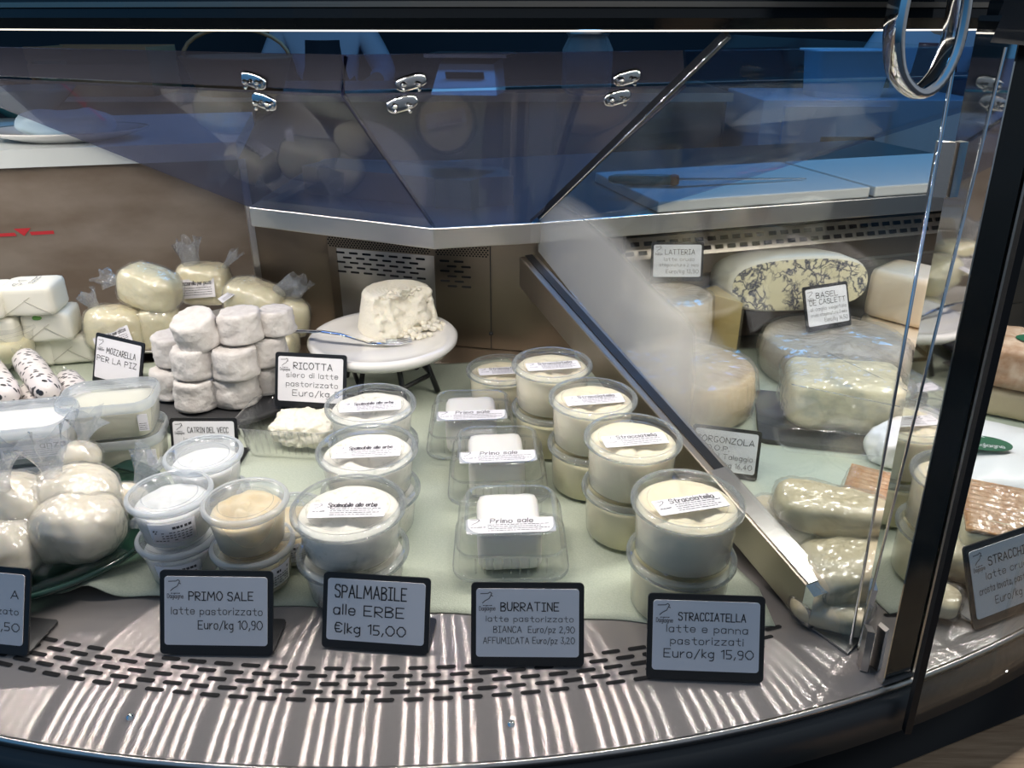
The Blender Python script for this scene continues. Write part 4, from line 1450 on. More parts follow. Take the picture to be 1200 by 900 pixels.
# ------------------------------------------------------------------ waxed paper blocks
def wrapped_block(label, c, s, rz, mark=None):
    t = thing('wrapped_block', label, 'wrapped cheese block', c, rz, 'blocks in waxed paper')
    MB().sup((s[0] / 2, s[1] / 2, s[2] / 2), 10, 10, (0, 0, s[2] / 2), .0012, 25, rz * 5).build('wrapper', WAXPAPER, t)
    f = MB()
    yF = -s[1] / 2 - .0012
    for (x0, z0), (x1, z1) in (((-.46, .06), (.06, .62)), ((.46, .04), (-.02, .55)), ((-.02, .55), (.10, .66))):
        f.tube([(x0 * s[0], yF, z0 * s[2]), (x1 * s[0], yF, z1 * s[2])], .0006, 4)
    f.build('fold_shadow', FOLD_SHADOW, t)  # raised fold lines, their shadow put into the colour
    if mark == 'print':
        k = MB()
        write(k, 'S 1', -.010, .006, .012, 'c', .1, 0); scribble(k, -.016, .02, -.004, .003, 0, 2); scribble(k, -.016, .02, -.010, .003, 0, 5)
        k.xf(Matrix.Translation((0, 0, s[2] + .0012)) @ Matrix.Rotation(R(90), 4, 'Z')).build('print', INKSOFT, t)
    elif mark:
        k = MB(); k.sup((.007, .0006, .004), 2, 6, (mark[0] * s[0], yF - .0003, mark[1] * s[2]), .002, 90, 2)
        k.build('stamp', GREENINK, t)
    return t


bw = (.076, .066, .050)


def bk(px, py, z):
    return at(px, py, z)


wrapped_block('waxed paper block on top of the pile, printed lid side up', at(45, 363, .108), (.082, .07, .050), R(8), 'print')
wrapped_block('waxed paper block on top of the pile at the left edge', at(-12, 368, .108), (.076, .066, .05), R(4))
wrapped_block('waxed paper block, second layer right, green stamp on its top edge', at(66, 393, .056), bw, R(10), (-.1, .9))
wrapped_block('waxed paper block, second layer left, behind the round tub', at(5, 400, .056), bw, R(6))
wrapped_block('waxed paper block, bottom layer middle, green stamp low on it', at(46, 422, .0045), bw, R(10), (.0, .1))
wrapped_block('waxed paper block, bottom layer right beside the oval plate', at(92, 418, .0045), bw, R(10))
wrapped_block('waxed paper block, bottom layer at the left edge', at(-6, 428, .0045), bw, R(6))

# ------------------------------------------------------------------ pizza mozzarella on the oval plate
p = at(190, 405, .0)
t = thing('oval_plate', 'white oval plate under the bags of pizza mozzarella', 'plate', (p.x, p.y + .03, Z0), R(-3))
MB().lathe([(0, .0), (.10, .0), (.135, .010), (.160, .020), (.163, .023), (.158, .0225), (.13, .014), (.09, .006), (0, .006)], 56, sx=1.35, sy=.72).build('plate', CERAMIC, t)
G = 'bags of pizza mozzarella'
C_ = pbr('bagged_pizza_mozzarella', (0.90, 0.83, 0.58), 0.3, bump=0.4, bscale=45, coat=0.55, sss=0.2)


def lab(px, ang, off, tilt, wd=.062, ht=.028, txt='Mozzarella per pizza'):
    return (Matrix.Translation(off) @ Matrix.Rotation(R(tilt), 4, 'X') @ Matrix.Rotation(R(ang), 4, 'Z'), wd, ht, txt)


def mz(label, px, py, z, s, rot, seed, knots=(), label_at=None, e=3.2):
    p = at(px, py, z)
    return bag('mozzarella_bag', label, 'cheese bag', p, s, e, rot, C_, .004, 18, seed, knots, G, True, label_at)


mz('pizza mozzarella bag front left on the oval plate, slanted label', 136, 385, .060, (.050, .036, .040), (0, R(8), R(10)), 11, [((-.03, .01, .03), (-.4, 0, 1), .035, .010, .022)],
   lab(0, 22, (.012, -.040, -.004), 62))
mz('pizza mozzarella bag lying on top of the pile, left one', 176, 337, .125, (.052, .036, .036), (0, R(14), R(-12)), 12, [((-.048, .0, .012), (-1, .1, .15), .035, .010, .024)])
mz('pizza mozzarella bag standing at the back, printed label and open top', 240, 332, .105, (.050, .032, .040), (0, 0, R(-4)), 13,
   [((-.018, .0, .036), (-.1, .1, 1), .045, .022, .034), ((.040, .0, .03), (.8, .1, .8), .04, .006, .014)], lab(0, 4, (-.002, -.036, .002), 70, .066, .034))
mz('pizza mozzarella bag right of the pile, pale label strip across it', 300, 352, .095, (.054, .036, .034), (0, R(12), R(-14)), 14, [((.040, .0, .016), (.8, 0, .3), .045, .018, .030)],
   lab(0, 48, (-.028, -.022, .024), 30, .058, .014, None))
mz('pizza mozzarella bag low on the plate behind the goat cheeses', 186, 384, .055, (.036, .030, .040), (0, 0, R(6)), 15, [((0, .0, .036), (.2, 0, 1), .03, .010, .020)])
mz('pizza mozzarella bag at the right end behind the goat cheeses', 340, 372, .060, (.034, .030, .036), (0, R(10), R(20)), 16, [((.012, .01, .034), (.5, .2, 1), .035, .012, .026)])
mz('pizza mozzarella bag low between goat cheeses and plate stand', 326, 402, .034, (.036, .028, .026), (0, 0, R(-10)), 17)

# ------------------------------------------------------------------ goat cheeses on slate
p = at(268, 462, .02)
slate_c = Vector((p.x, p.y + .005, 0))
t = thing('slate_plate', 'round black slate plate under the stacked goat cheeses', 'slate plate', (slate_c.x, slate_c.y, .020))
MB().lathe([(0, 0), (.118, 0), (.121, .003), (.121, .008), (.118, .0105), (0, .0105)], 56).rough(.001, 40).build('plate', SLATE, t)
ft = MB()
for k in range(3):
    a = R(90 + 120 * k)
    ft.lathe([(0, 0), (.010, 0), (.010, .017), (0, .017)], 12, (.08 * math.cos(a), .08 * math.sin(a), -.0172))
ft.build('feet', SLATE, t)
goat0 = None
gl_ = []
zt = .0312
hh = .046
gp = [  # px, py of the centre, layer, tilt, words
    (231, 459, 0, 'front left goat cheese of the bottom layer'), (277, 455, 0, 'front right goat cheese of the bottom layer'),
    (203, 446, 0, 'goat cheese at the left end of the bottom layer'), (312, 440, 0, 'goat cheese at the right end of the bottom layer'),
    (250, 436, 0, 'goat cheese inside the bottom layer, behind the front two'),
    (229, 422, 1, 'front left goat cheese of the middle layer'), (276, 423, 1, 'front right goat cheese of the middle layer'),
    (205, 408, 1, 'goat cheese at the left end of the middle layer'), (312, 408, 1, 'goat cheese at the right end of the middle layer'),
    (256, 402, 1, 'goat cheese inside the middle layer, behind the front two'),
    (233, 384, 2, 'left goat cheese of the top layer, tipped forward'), (281, 381, 2, 'right goat cheese of the top layer, flat top showing'),
    (324, 373, 2, 'small goat cheese behind the top layer, by the fork'),
]
for i, (px, py, ly, lb_) in enumerate(gp):
    c = at(px, py, zt + hh * (ly + .5))
    t = thing('goat_cheese', lb_, 'goat cheese', (c.x, c.y, zt + hh * ly), random.uniform(0, 6), 'white goat cheeses on slate', rot=(R(16) if i == 10 else 0, R(-4) if i == 10 else 0, random.uniform(0, 3) if i != 10 else 0))
    mb = MB()
    rr0 = .0315
    prof = [(0, 0), (rr0 * .7, .0005), (rr0 * .97, .003)] + [(rr0 * (1.03 - .10 * (k / 9) ** 2), .004 + (hh - .008) * k / 9) for k in range(10)] + [(rr0 * .86, hh - .0012), (rr0 * .7, hh - .0010), (rr0 * .5, hh - .0016), (rr0 * .25, hh - .0018), (0, hh - .002)]
    mb.lathe(prof, 40)
    for k, v in enumerate(mb.v):
        q = Vector(v)
        n_ = noise.fractal(q * 55 + Vector((i * 7.0, i, 0)), .8, 2, 4)
        mb.v[k] = tuple(q + Vector((q.x, q.y, 0)).normalized() * n_ * .0034 + Vector((0, 0, n_ * .0016)))
    mb.build('rind', BLOOMY, t)
    if i == 12:
        t.scale = (.82, .82, .85)
# loose film draped over the pile
p = at(250, 428, .08)
fm = MB()
vs, fs = [], []
cxy = slate_c + Vector((0, 0, 0))
for j in range(15):
    for i in range(41):
        a = R(150 + 240 * i / 40)
        zz = .048 + .056 * j / 14
        r_ = .098 - .018 * (j / 14) + .006 * noise.noise(Vector((a * 3, j * .4, 2)))
        vs.append((cxy.x + r_ * math.cos(a) * .80 - .002, cxy.y + r_ * math.sin(a) * .88, zz + .006 * math.sin(a * 5)))
for j in range(14):
    for i in range(40):
        fs.append((j * 41 + i, j * 41 + i + 1, (j + 1) * 41 + i + 1, (j + 1) * 41 + i))
fo = fm.add(vs, fs, 0, True).build('cling_film', FILM)
fo.modifiers.new('thickness', 'SOLIDIFY').thickness = .0004
tag(fo, 'loose clear film wrapped round the middle layer of goat cheeses', 'film')
# ------------------------------------------------------------------ ricotta plate on stand
p = at(449, 392, .098)
PC = Vector((p.x, p.y, 0))
t = thing('plate_stand', 'black wire stand carrying the white ricotta plate', 'stand', (PC.x, PC.y, Z0))
PZ = .075
wr_ = MB(); wr_.tube([(.062 * math.cos(2 * PI * k / 24), .062 * math.sin(2 * PI * k / 24), PZ - .006) for k in range(25)], .003, 6); wr_.build('ring', BLACK, t)
ft_ = []
for ang in (-112, -62, -10, 62, 150):
    a = R(ang)
    a_ = Vector((.062 * math.cos(a), .062 * math.sin(a), PZ - .006)); b_ = Vector((.085 * math.cos(a), .085 * math.sin(a), .003))
    MB().tube([a_, b_], .0044, 6).build('leg', BLACK, t)
    ft_.append(a_.lerp(b_, .55))
ft_.append(ft_[0])
MB().tube(ft_, .0040, 6).build('crossbar', BLACK, t)
t = thing('serving_plate', 'round white serving plate with a thick rim, on the black stand', 'plate', (PC.x, PC.y, Z0 + PZ - .002))
MB().lathe([(0, 0), (.085, 0), (.108, .004), (.1165, .013), (.1165, .019), (.112, .0225), (.104, .021), (.097, .0175), (.08, .016), (0, .016)], 72).build('plate', CERAMIC, t)
zt_ = Z0 + PZ + .0146
p = at(467, 383, zt_)
t = thing('ricotta', 'half cut ricotta mound with basket ridges, on the white plate', 'cheese', (p.x, p.y + .004, zt_), R(0))
mb = MB()
n = 64
prof = [(.064, 0), (.0655, .003)] + [(.0655 - .0105 * k / 18, .003 + .055 * k / 18) for k in range(1, 19)] + [(.052, .0625), (.047, .0640)] + [(.047 * (1 - k / 24), .0642 + .0007 * math.sin(k * PI / 1.5)) for k in range(1, 25)]
mb.lathe(prof, n)
mb.lathe([(.064, 0), (0.0, 0)], n)
for k, v in enumerate(mb.v):
    q = Vector(v)
    # a bite spooned out of the front right
    d = q.x * .62 - q.y * .78
    lim = .012 + .030 * (1 - q.z / .064) + .012 * noise.noise(Vector((q.x * 45, q.y * 45, q.z * 45)))
    if d > lim:
        ex = d - lim
        q.x -= .62 * ex * .80; q.y += .78 * ex * .80
        q.z = max(0, q.z - ex * .35)
        q += noise.noise_vector(q * 110) * .0055 + noise.noise_vector(q * 230) * .003
        q.z = max(q.z, 0)
    else:
        q += noise.noise_vector(q * 90) * .0010
    mb.v[k] = tuple(q)
mb.build('mound', RICOTTA, t)
cr = MB()
rn = random.Random(4)
for k in range(80):
    a = R(rn.uniform(-110, 10)); rr_ = rn.uniform(.026, .066)
    x, y = .010 + rr_ * math.cos(a), rr_ * math.sin(a)
    s_ = rn.uniform(.002, .0062)
    cr.sup((s_, s_ * .9, s_ * .8), 2.2, 5, (x, y, s_ * .5 + max(0, .030 - rr_ * .45) * rn.random()), .002, 120, k)
cr.build('crumbs', RICOTTA, t)
# fork
P0 = at(318, 386, .112); P1 = at(352, 388, .116); P2 = at(400, 392, .113); P3 = at(432, 402, zt_ + .006); P4 = at(488, 398, zt_ + .005)
t = thing('serving_fork', 'steel serving fork resting on the rim of the white plate', 'fork', tuple(P3))
h_ = MB()
h_.tube([P0 - P3, P1 - P3, (P1 + P2) / 2 - P3 + Vector((0, 0, .002)), P2 - P3, Vector((0, 0, 0))], [.011, .0065, .0048, .0042, .0050], 8, flat=.35)
h_.build('handle', CHROME, t)
hd_ = MB()
d = (P4 - P3).normalized(); sd_ = Vector((-d.y, d.x, 0))
hd_.tube([Vector((0, 0, 0)), d * .012, d * .026], [.004, .010, .0115], 10, flat=.2)
for k in range(4):
    o_ = sd_ * (-.009 + .006 * k)
    hd_.tube([d * .024 + o_, d * .045 + o_ + Vector((0, 0, -.002)), d * .066 + o_ * .9 + Vector((0, 0, .001))], [.0018, .0016, .0008], 6)
hd_.build('tines', CHROME, t)

# ------------------------------------------------------------------ right section: aged cheeses
def wheel(mb, r, h, n=56, bulge=.004):
    return mb.lathe([(0, 0), (r - .006, 0), (r - .001, .003), (r + bulge, h * .5), (r - .001, h - .004), (r - .008, h - .0005)] + [(r * (.92 - .092 * k), h) for k in range(10)] + [(0, h)], n)


t = thing('aged_cheese', 'wrapped beige cheese wheel lying behind the fogged pane', 'cheese wheel', (.265, 1.075, .0045))
wheel(MB(), .103, .066).rough(.002, 18).build('wheel', BEIGE, t)
mb = wheel(MB(), .107, .070, 90); mb.rough(.003, 26).facet(.0018, 140); mb.build('film', FILM, t)
t = thing('aged_cheese', 'pale cheese wheel at the back carrying the LATTERIA sign', 'cheese wheel', (.278, 1.250, .0045))
wheel(MB(), .062, .121).build('wheel', PALEW, t)
MB().lathe([(.064, .002), (.0675, .04), (.0675, .08), (.065, .119), (.05, .1225), (.03, .1226), (0, .1225)], 60).rough(.002, 30).facet(.0010, 160).build('film', FILM, t)
t = thing('cheese_wedge', 'golden cheese wedge in film between wheel and blue cheese', 'cheese wedge', (.350, 1.250, .0045), R(20))
MB().prism([(-.020, .040), (.018, -.045), (.030, .050)], 0, .115).build('cheese', OLDY, t)
MB().hexa([(-.024, .043, 0), (.019, -.050, 0), (.034, .054, 0)], [(-.024, .043, .118), (.019, -.050, .118), (.034, .054, .118)]).build('film', FILM, t)
sign('price sign reading LATTERIA standing on the pale back wheel', at(762, 330, .128), at(823, 330, .128),
     [('LATTERIA', .56, .70, .15, 'c', .10), ('latte crudo', .55, .50, .10, 'c', .07), ('stagionatura 2 mesi', .55, .33, .09, 'c', .07), ('Euro/kg 13,90', .62, .12, .11, 'c', .08)], tilt=14, z=.1285, foot=False)

# low wrapped wheel carrying the blue cheese
p = at(975, 420, .05)
t = thing('aged_cheese', 'flat wrapped dark-rind wheel in the middle, BASEL sign on it', 'cheese wheel', (.540, 1.195, .0045))
wheel(MB(), .116, .062).build('wheel', pbr('grey_rind', (.42, .36, .29), .6, col2=(.55, .48, .40), vscale=22, bump=.3, bscale=40), t)
wheel(MB(), .1195, .0655, 90).rough(.003, 24).facet(.0018, 140).build('film', FILM, t)
# blue cheese half log
p = at(930, 372, .071)
t = thing('blue_cheese', 'thick blue-veined cheese slab with cream rind, behind the BASEL sign', 'blue cheese', (p.x, p.y + .052, .071), R(9), rot=(R(-6), 0, R(9)))
Ls, Hs, Ds = .131, .050, .048


def stad(off, y):
    pts = []
    for k in range(28):
        a = 2 * PI * k / 28
        c, s = math.cos(a), math.sin(a)
        x = (abs(c) ** .72) * math.copysign(1, c) * (Ls + off); z = (abs(s) ** .72) * math.copysign(1, s) * (Hs + off)
        pts.append((x, y, z + Hs + .002))
    return pts


mb = MB(); mb.rings([stad(-.010, Ds), stad(-.001, Ds * .8), stad(.0015, 0), stad(.0, -Ds * .72), stad(-.005, -Ds)], cap=True)
mb.build('rind', pbr('cream_rind', (.80, .74, .60), .5, bump=.2, bscale=40), t)
mb = MB(); mb.hexa(stad(-.0055, -Ds - .0012), stad(-.0055, -Ds - .0002))
mb.build('cut_face', BLUEVEIN, t)
sign('price sign reading BASEL DE CASLETT propped against the blue cheese', at(946, 390, .071), at(998, 381, .071),
     [('BASEL', .52, .74, .14, 'c', .11), ('DE CASLETT', .52, .56, .13, 'c', .11), ('al caglio vegetale', .52, .40, .09, 'c', .07), ('crudo stagionatura 3 mesi', .52, .25, .08, 'c', .07), ('Euro/kg 14,50', .68, .08, .10, 'c', .08)],
     tilt=22, z=.071, foot=False, hr=.80)
# white block
p = at(1053, 381, .052)
t = thing('cheese_block', 'large white cheese block with flat cut sides, right of the blue cheese', 'cheese block', (p.x + .030, p.y + .045, .0535), R(42))
MB().sup((.055, .055, .044), 14, 12, (0, 0, .044), .0006, 30, 1).build('cheese', PALEW, t)
p = at(1100, 400, .03)
t = thing('aged_cheese', 'pale cheese wheel with a dark rim under the white block', 'cheese wheel', (p.x - .02, p.y + .03, .0045))
wheel(MB(), .10, .046).build('wheel', PALEW, t)
MB().lathe([(.1055, .012), (.1065, .024), (.1055, .034)], 48).build('rim', pbr('dark_rim', (.10, .07, .05), .6), t)
# slate tray and gorgonzola
p = at(975, 500, .01)
t = thing('slate_board', 'dark slate board under the wrapped gorgonzola', 'slate board', (p.x, p.y + .02, Z0), R(-14))
bevel(MB().prism([tuple(q[:2]) for q in rrect(.20, .165, .012)], 0, .008).build('board', SLATE, t), .001)
p = at(990, 470, .045)
t = thing('gorgonzola', 'creamy blue gorgonzola block wrapped in shiny film on the slate board', 'blue cheese', (p.x, p.y + .012, Z0 + .0085), R(-10))
MB().sup((.080, .056, .038), 7, 20, (0, 0, .038), .005, 18, 4).build('cheese', GORGO, t)
MB().sup((.086, .061, .0425), 6, 36, (0, 0, .0405), .004, 40, 9, flat=-.040).facet(.0014, 130).build('film', FILM, t)
pk = MB()
for (a_, b_) in (((-.085, -.058, .075), (.06, -.062, .055)), ((.084, -.058, .07), (-.02, .05, .083))):
    pk.tube([a_, b_], .0008, 4)
pk.build('film_crease', KNOTFILM, t)
p = at(935, 528, .01)
t = thing('film_tray', 'low clear tray with blue rim light in front of the gorgonzola', 'plastic tray', (p.x + .04, p.y + .005, Z0 + .0085), R(-12))
b = MB(); b.rings([rrect(.12, .05, .014, 5, .001), rrect(.13, .06, .016, 5, .012), rrect(.142, .072, .02, 5, .0125)], cap=False); b.add(rrect(.12, .05, .014, 5, .001), [tuple(range(24))]); b.build('base', TUBCLEAR, t)
sign('price sign reading GORGONZOLA D.O.P. just right of the partition', at(806, 553, .004), at(886, 570, .004) + Vector((.004, .012, 0)),
     [('GORGONZOLA', .50, .70, .14, 'c', .10), ('D.O.P.', .40, .50, .12, 'c', .10), ('nal Taleggio', .62, .31, .12, 'c', .08), ('Euro/kg 16,40', .60, .10, .12, 'c', .09)], tilt=20, z=.004, logo_on=False)

# vacuum packs
def pack(label, px, py, z, s, rot, seed, mat=STRACC):
    p = at(px, py, z)
    t = thing('cheese_pack', label, 'wrapped cheese', (p.x, p.y, p.z), 0, 'soft cheeses in shiny film')
    MB().sup(s, 3.4, 20, (0, 0, 0), .004, 20, seed, rot, flat=-s[2] * 1.3).build('cheese', mat, t)
    MB().sup((s[0] + .0025, s[1] + .0025, s[2] + .0025), 3.4, 34, (0, 0, 0), .004, 20, seed, rot, flat=-s[2] * 1.32).rough(.0018, 70, seed).facet(.0016, 170, seed).build('film', FILM, t)
    e = MB()
    M = Euler(rot).to_matrix()
    a = M @ Vector((s[0] * 1.0, 0, 0)); b = M @ Vector((s[0] * 1.28, 0, .0)); w_ = M @ Vector((0, s[1] * .8, 0))
    e.add([a - w_, b - w_ * 1.05, b + w_ * 1.05, a + w_, a - w_ + Vector((0, 0, .001)), b - w_ * 1.05 + Vector((0, 0, .001)), b + w_ * 1.05 + Vector((0, 0, .001)), a + w_ + Vector((0, 0, .001))],
          [(0, 1, 2, 3), (4, 5, 6, 7), (0, 1, 5, 4), (1, 2, 6, 5), (2, 3, 7, 6), (3, 0, 4, 7)])
    e.build('seam', FILM, t)
    return t


pack('film wrapped soft cheese lying across on top, longest of the pile', 980, 600, .066, (.066, .032, .022), (0, R(7), R(-8)), 21)
pack('film wrapped soft cheese against the rail, under the long one', 914, 622, .030, (.050, .034, .024), (0, 0, R(-50)), 22)
pack('film wrapped soft cheese in front of the long one, ridged film', 998, 668, .034, (.058, .040, .026), (0, R(-4), R(14)), 23)
pack('film wrapped soft cheese lowest at the front, by the foot plate', 985, 716, .014, (.050, .026, .013), (0, 0, R(-22)), 24)
pack('film wrapped soft cheese at the bottom, between rail and the ridged one', 962, 640, .024, (.050, .034, .020), (0, 0, R(-20)), 25)
pack('film wrapped soft cheese right of the post, below the rind block', 1105, 648, .022, (.050, .030, .020), (0, 0, R(-30)), 26)
pack('small film wrapped soft cheese right of the post, lowest', 1088, 700, .013, (.030, .022, .012), (0, 0, R(-30)), 27)

# taleggio blocks with ridged rind
def rind_block(label, px, py, z, s, rz):
    p = at(px, py, z)
    t = thing('rind_cheese', label, 'rind cheese', (p.x, p.y, .0045), rz, 'square orange-rind cheeses')
    MB().sup((s[0] / 2, s[1] / 2, s[2] / 2), 9, 14, (0, 0, s[2] / 2), .0012, 30, 2).build('paste', pbr('pale_paste', (.72, .66, .46), .4, coat=.4), t)
    mb = MB()
    nx, ny = 40, 10
    vs = [(-s[0] / 2 * .97 + s[0] * .97 * i / nx, -s[1] / 2 * .97 + s[1] * .97 * j / ny, s[2] + .0015 + .0013 * math.sin(i / nx * 2 * PI * 11)) for j in range(ny + 1) for i in range(nx + 1)]
    mb.add(vs, [(j * (nx + 1) + i, j * (nx + 1) + i + 1, (j + 1) * (nx + 1) + i + 1, (j + 1) * (nx + 1) + i) for j in range(ny) for i in range(nx)], 0, True)
    o = mb.build('rind', BROWNRIND, t)
    sd = o.modifiers.new('thickness', 'SOLIDIFY'); sd.thickness = .004; sd.offset = -1
    MB().sup((s[0] / 2 + .0025, s[1] / 2 + .0025, s[2] / 2 + .0025), 8, 28, (0, 0, s[2] / 2 + .002), .0012, 60, 5).facet(.0011, 170).build('film', FILM, t)
    return t


rind_block('square orange-rind cheese left of the post, partly behind it', 1042, 583, .052, (.105, .10, .050), R(60))
rind_block('square orange-rind cheese behind the STRACCHINO sign, right of the post', 1182, 606, .056, (.115, .095, .058), R(66))
sign('price sign reading STRACCHINO at the right edge, behind the side pane', at(1141, 741), at(1230, 706),
     [('STRACCHINO', .58, .72, .12, 'c', .12), ('latte crudo', .52, .53, .10, 'c', .09), ('crosta lavata, pasta cruda', .52, .34, .10, 'c', .08), ('Euro/kg 12,50', .62, .14, .11, 'c', .09)], tilt=24, hr=.76)
# paper wrapped wheels with green labels
def oval(mb, c, a, b, rz, M, mi=0, n=24, z=0.0):
    return mb.add([M @ Vector((c[0] + a * math.cos(2 * PI * k / n) * math.cos(rz) - b * math.sin(2 * PI * k / n) * math.sin(rz), c[1] + a * math.cos(2 * PI * k / n) * math.sin(rz) + b * math.sin(2 * PI * k / n) * math.cos(rz), z)) for k in range(n)], [tuple(range(n))], mi)


def green_label(parent, M, a, b):
    mb = MB(); oval(mb, (0, 0), a, b, 0, M)
    lo_ = mb.build('label', GREENLBL, parent)
    sd = lo_.modifiers.new('thickness', 'SOLIDIFY'); sd.thickness = .0006; sd.offset = 1
    tb = MB()
    logo(tb, -a * .55, b * .10, a * 1.0, .0012, 0, False)
    for p_ in list(range(1)):
        write(tb, 'Dagiagne', a * .1, -b * .55, b * .42, 'c', .13, .0012, a * 1.2)
    tb.xf(M).build('print', WHITEPRINT, lo_)


p = at(1165, 532, .045)
t = thing('paper_wrapped_cheese', 'white paper wrapped wheel with a dark green oval label', 'wrapped cheese', (p.x + .022, p.y + .012, .0045))
MB().lathe([(0, 0), (.088, 0), (.103, .008), (.101, .03), (.088, .042), (.075, .044), (.06, .045), (.04, .0452), (.02, .0454), (0, .0455)], 48).rough(.011, 16, 2, lambda q: q.z > .004).rough(.003, 60, 5, lambda q: q.z > .004).build('paper', WHITEWRAP, t)
green_label(t, Matrix.Translation((-.036, -.006, .0530)) @ Matrix.Rotation(R(-12), 4, 'Z'), .034, .020)
p = at(1060, 520, .03)
t = thing('paper_bundle', 'crumpled white paper bundle just left of the post', 'wrapped cheese', (p.x - .004, p.y + .004, .024))
MB().sup((.040, .036, .026), 3, 18, (0, 0, 0), .012, 18, 8, flat=-.022).build('paper', WHITEWRAP, t)
p = at(1195, 440, .07)
t = thing('crusty_cheese', 'rusty crusted cheese piece with a green oval label, upper right', 'rind cheese', (p.x + .02, p.y + .02, .052))
MB().sup((.075, .06, .034), 6, 20, (0, 0, .034), .003, 30, 3, (0, 0, R(-30))).build('crust', CRUSTY, t)
green_label(t, Matrix.Translation((.0, -.01, .0715)) @ Matrix.Rotation(R(-8), 4, 'Z'), .032, .018)
MB().sup((.062, .05, .0235), 6, 10, (0, 0, -.0245), .001, 30, 6, (0, 0, R(-30))).build('lower_paste', pbr('shaded_paste', (.50, .40, .26), .5), t)  # paste colour darkened, shade below the crust put into it

# ------------------------------------------------------------------ on the ledge: boards and knife
def board(label, s0):
    o_ = LC + ru * s0 + rv * .004
    t = thing('cutting_board', label, 'cutting board', (o_.x, o_.y, .2497), math.atan2(ru.y, ru.x), 'white cutting boards')
    bevel(MB().box((.212, .14, .0098), (.424, .28, .0195)).build('board', BOARDM, t), .003)
    return t


board('left white cutting board on the ledge, knife lying on it', .225)
board('right white cutting board on the ledge, next to the post', .660)
P0, P1, P2 = at(713, 210, .2805), at(795, 211, .2805), at(945, 210, .2705)
t = thing('knife', 'long knife with green handle and red collar on the left cutting board', 'knife', tuple(P0))
a_, b_, c_ = Vector((0, 0, 0)), P1 - P0, P2 - P0
MB().tube([a_, a_.lerp(b_, .08), a_.lerp(b_, .4), a_.lerp(b_, .8), a_.lerp(b_, .88)], [.006, .011, .0125, .0115, .011], 12, flat=.85).build('handle', GREENPL, t)
MB().tube([a_.lerp(b_, .88), a_.lerp(b_, .94), b_], [.0105, .013, .010], 12, flat=.85).build('collar', REDPL, t)
bl = MB(); d = (c_ - b_); n = Vector((-d.y, d.x, 0)).normalized()
bl.hexa([b_ - n * .006, b_ + n * .008, c_ + n * .0005, c_ - n * .002 - d * .08], [p_ + Vector((0, 0, .0022)) for p_ in (b_ - n * .006, b_ + n * .008, c_ + n * .0005, c_ - n * .002 - d * .08)])
bl.build('blade', STEEL, t)

# ------------------------------------------------------------------ behind the counter
def simple(name, label, cat, mb, mat, loc=(0, 0, 0), rz=0, group=None):
    o = mb.build(name, mat); o.location = loc; o.rotation_euler = (0, 0, rz)
    return tag(o, label, cat, group)


t = thing('drawer_cabinet', 'pale cabinet with a recessed dark handle, behind the right boards', 'cabinet', (1.28, 2.9, -.9))
bevel(MB().box((0, .25, .59), (.78, .5, 1.18)).build('body', CABINET, t), .004)
MB().box((-.13, -.012, 1.02), (.62 * .6, .02, .28)).build('drawer', CABINET, t)
hh_ = t.children[-1]
m_ = MB(); m_.box((-.08, -.024, 1.03), (.19, .012, .055)); m_.build('handle', CHARC, hh_)
m_ = MB(); m_.lathe([(0, .004), (.012, .004), (.012, -.004)], 12); m_.xf(Matrix.Translation((-.23, -.024, 1.02)) @ Matrix.Rotation(R(90), 4, 'X')); m_.build('lock', CHARC, hh_)
t = thing('tall_cupboard', 'dark blue cupboard front behind the right end of the counter', 'cupboard', (2.10, 2.9, -.9))
bevel(MB().box((0, .25, .62), (.80, .5, 1.24)).build('body', BLUEDOOR, t), .004)
MB().box((-.1, -.01, .62), (.55, .018, 1.16)).build('door', BLUEDOOR, t)
t = thing('back_counter', 'long dark counter along the back of the shop', 'counter', (-.9, 3.1, -.9))
bevel(MB().box((0, .25, .58), (3.4, .55, 1.16)).build('body', CHARC, t), .004)
MB().box((0, .24, 1.175), (3.44, .6, .03)).build('worktop', STEEL, t)
t = thing('storage_tub', 'white plastic tub on the pale cabinet, upper right', 'tub', (1.22, 3.05, .2805))
b = MB(); b.rings([rrect(.24, .17, .03, 5, 0), rrect(.27, .20, .035, 5, .15), rrect(.30, .23, .04, 5, .152), rrect(.30, .23, .04, 5, .160), rrect(.262, .192, .035, 5, .158), rrect(.23, .16, .03, 5, .01)], cap=True)
b.build('tub', TUBWHITE, t)
t = thing('shop_scale', 'pale weighing scale on the back counter, behind the middle flap', 'scale', (-.16, 3.05, .2905), R(-8))
MB().hexa([(-.12, -.1, 0), (.12, -.1, 0), (.12, .12, 0), (-.12, .12, 0)], [(-.10, -.03, .10), (.10, -.03, .10), (.11, .11, .12), (-.11, .11, .12)]).build('body', TUBWHITE, t)
MB().box((0, .06, .128), (.30, .24, .012)).build('pan', STEEL, t)
MB().box((0, -.062, .055), (.14, .004, .05), (R(34), 0, 0)).build('display', CHARC, t)
t = thing('jar', 'large clear jar on the back counter, right of the scale', 'jar', (.27, 3.0, .2905))
MB().lathe([(0, 0), (.07, 0), (.09, .02), (.09, .15), (.07, .19), (.075, .20)], 32).build('glass', TUBMILK, t)
MB().lathe([(.078, .20), (.08, .215), (0, .22)], 32).build('lid', STEEL, t)
t = thing('wooden_crate', 'light wooden crate on the back counter at the left', 'crate', (-1.46, 3.0, .2905))
for k in range(3):
    MB().box((0, -.12, .03 + .055 * k), (.42, .012, .045)).build('slat', CRATEW, t)
    MB().box((0, .12, .03 + .055 * k), (.42, .012, .045)).build('slat', CRATEW, t)
for sx_ in (-1, 1):
    MB().box((sx_ * .205, 0, .085), (.012, .228, .15)).build('end_board', CRATEW, t)
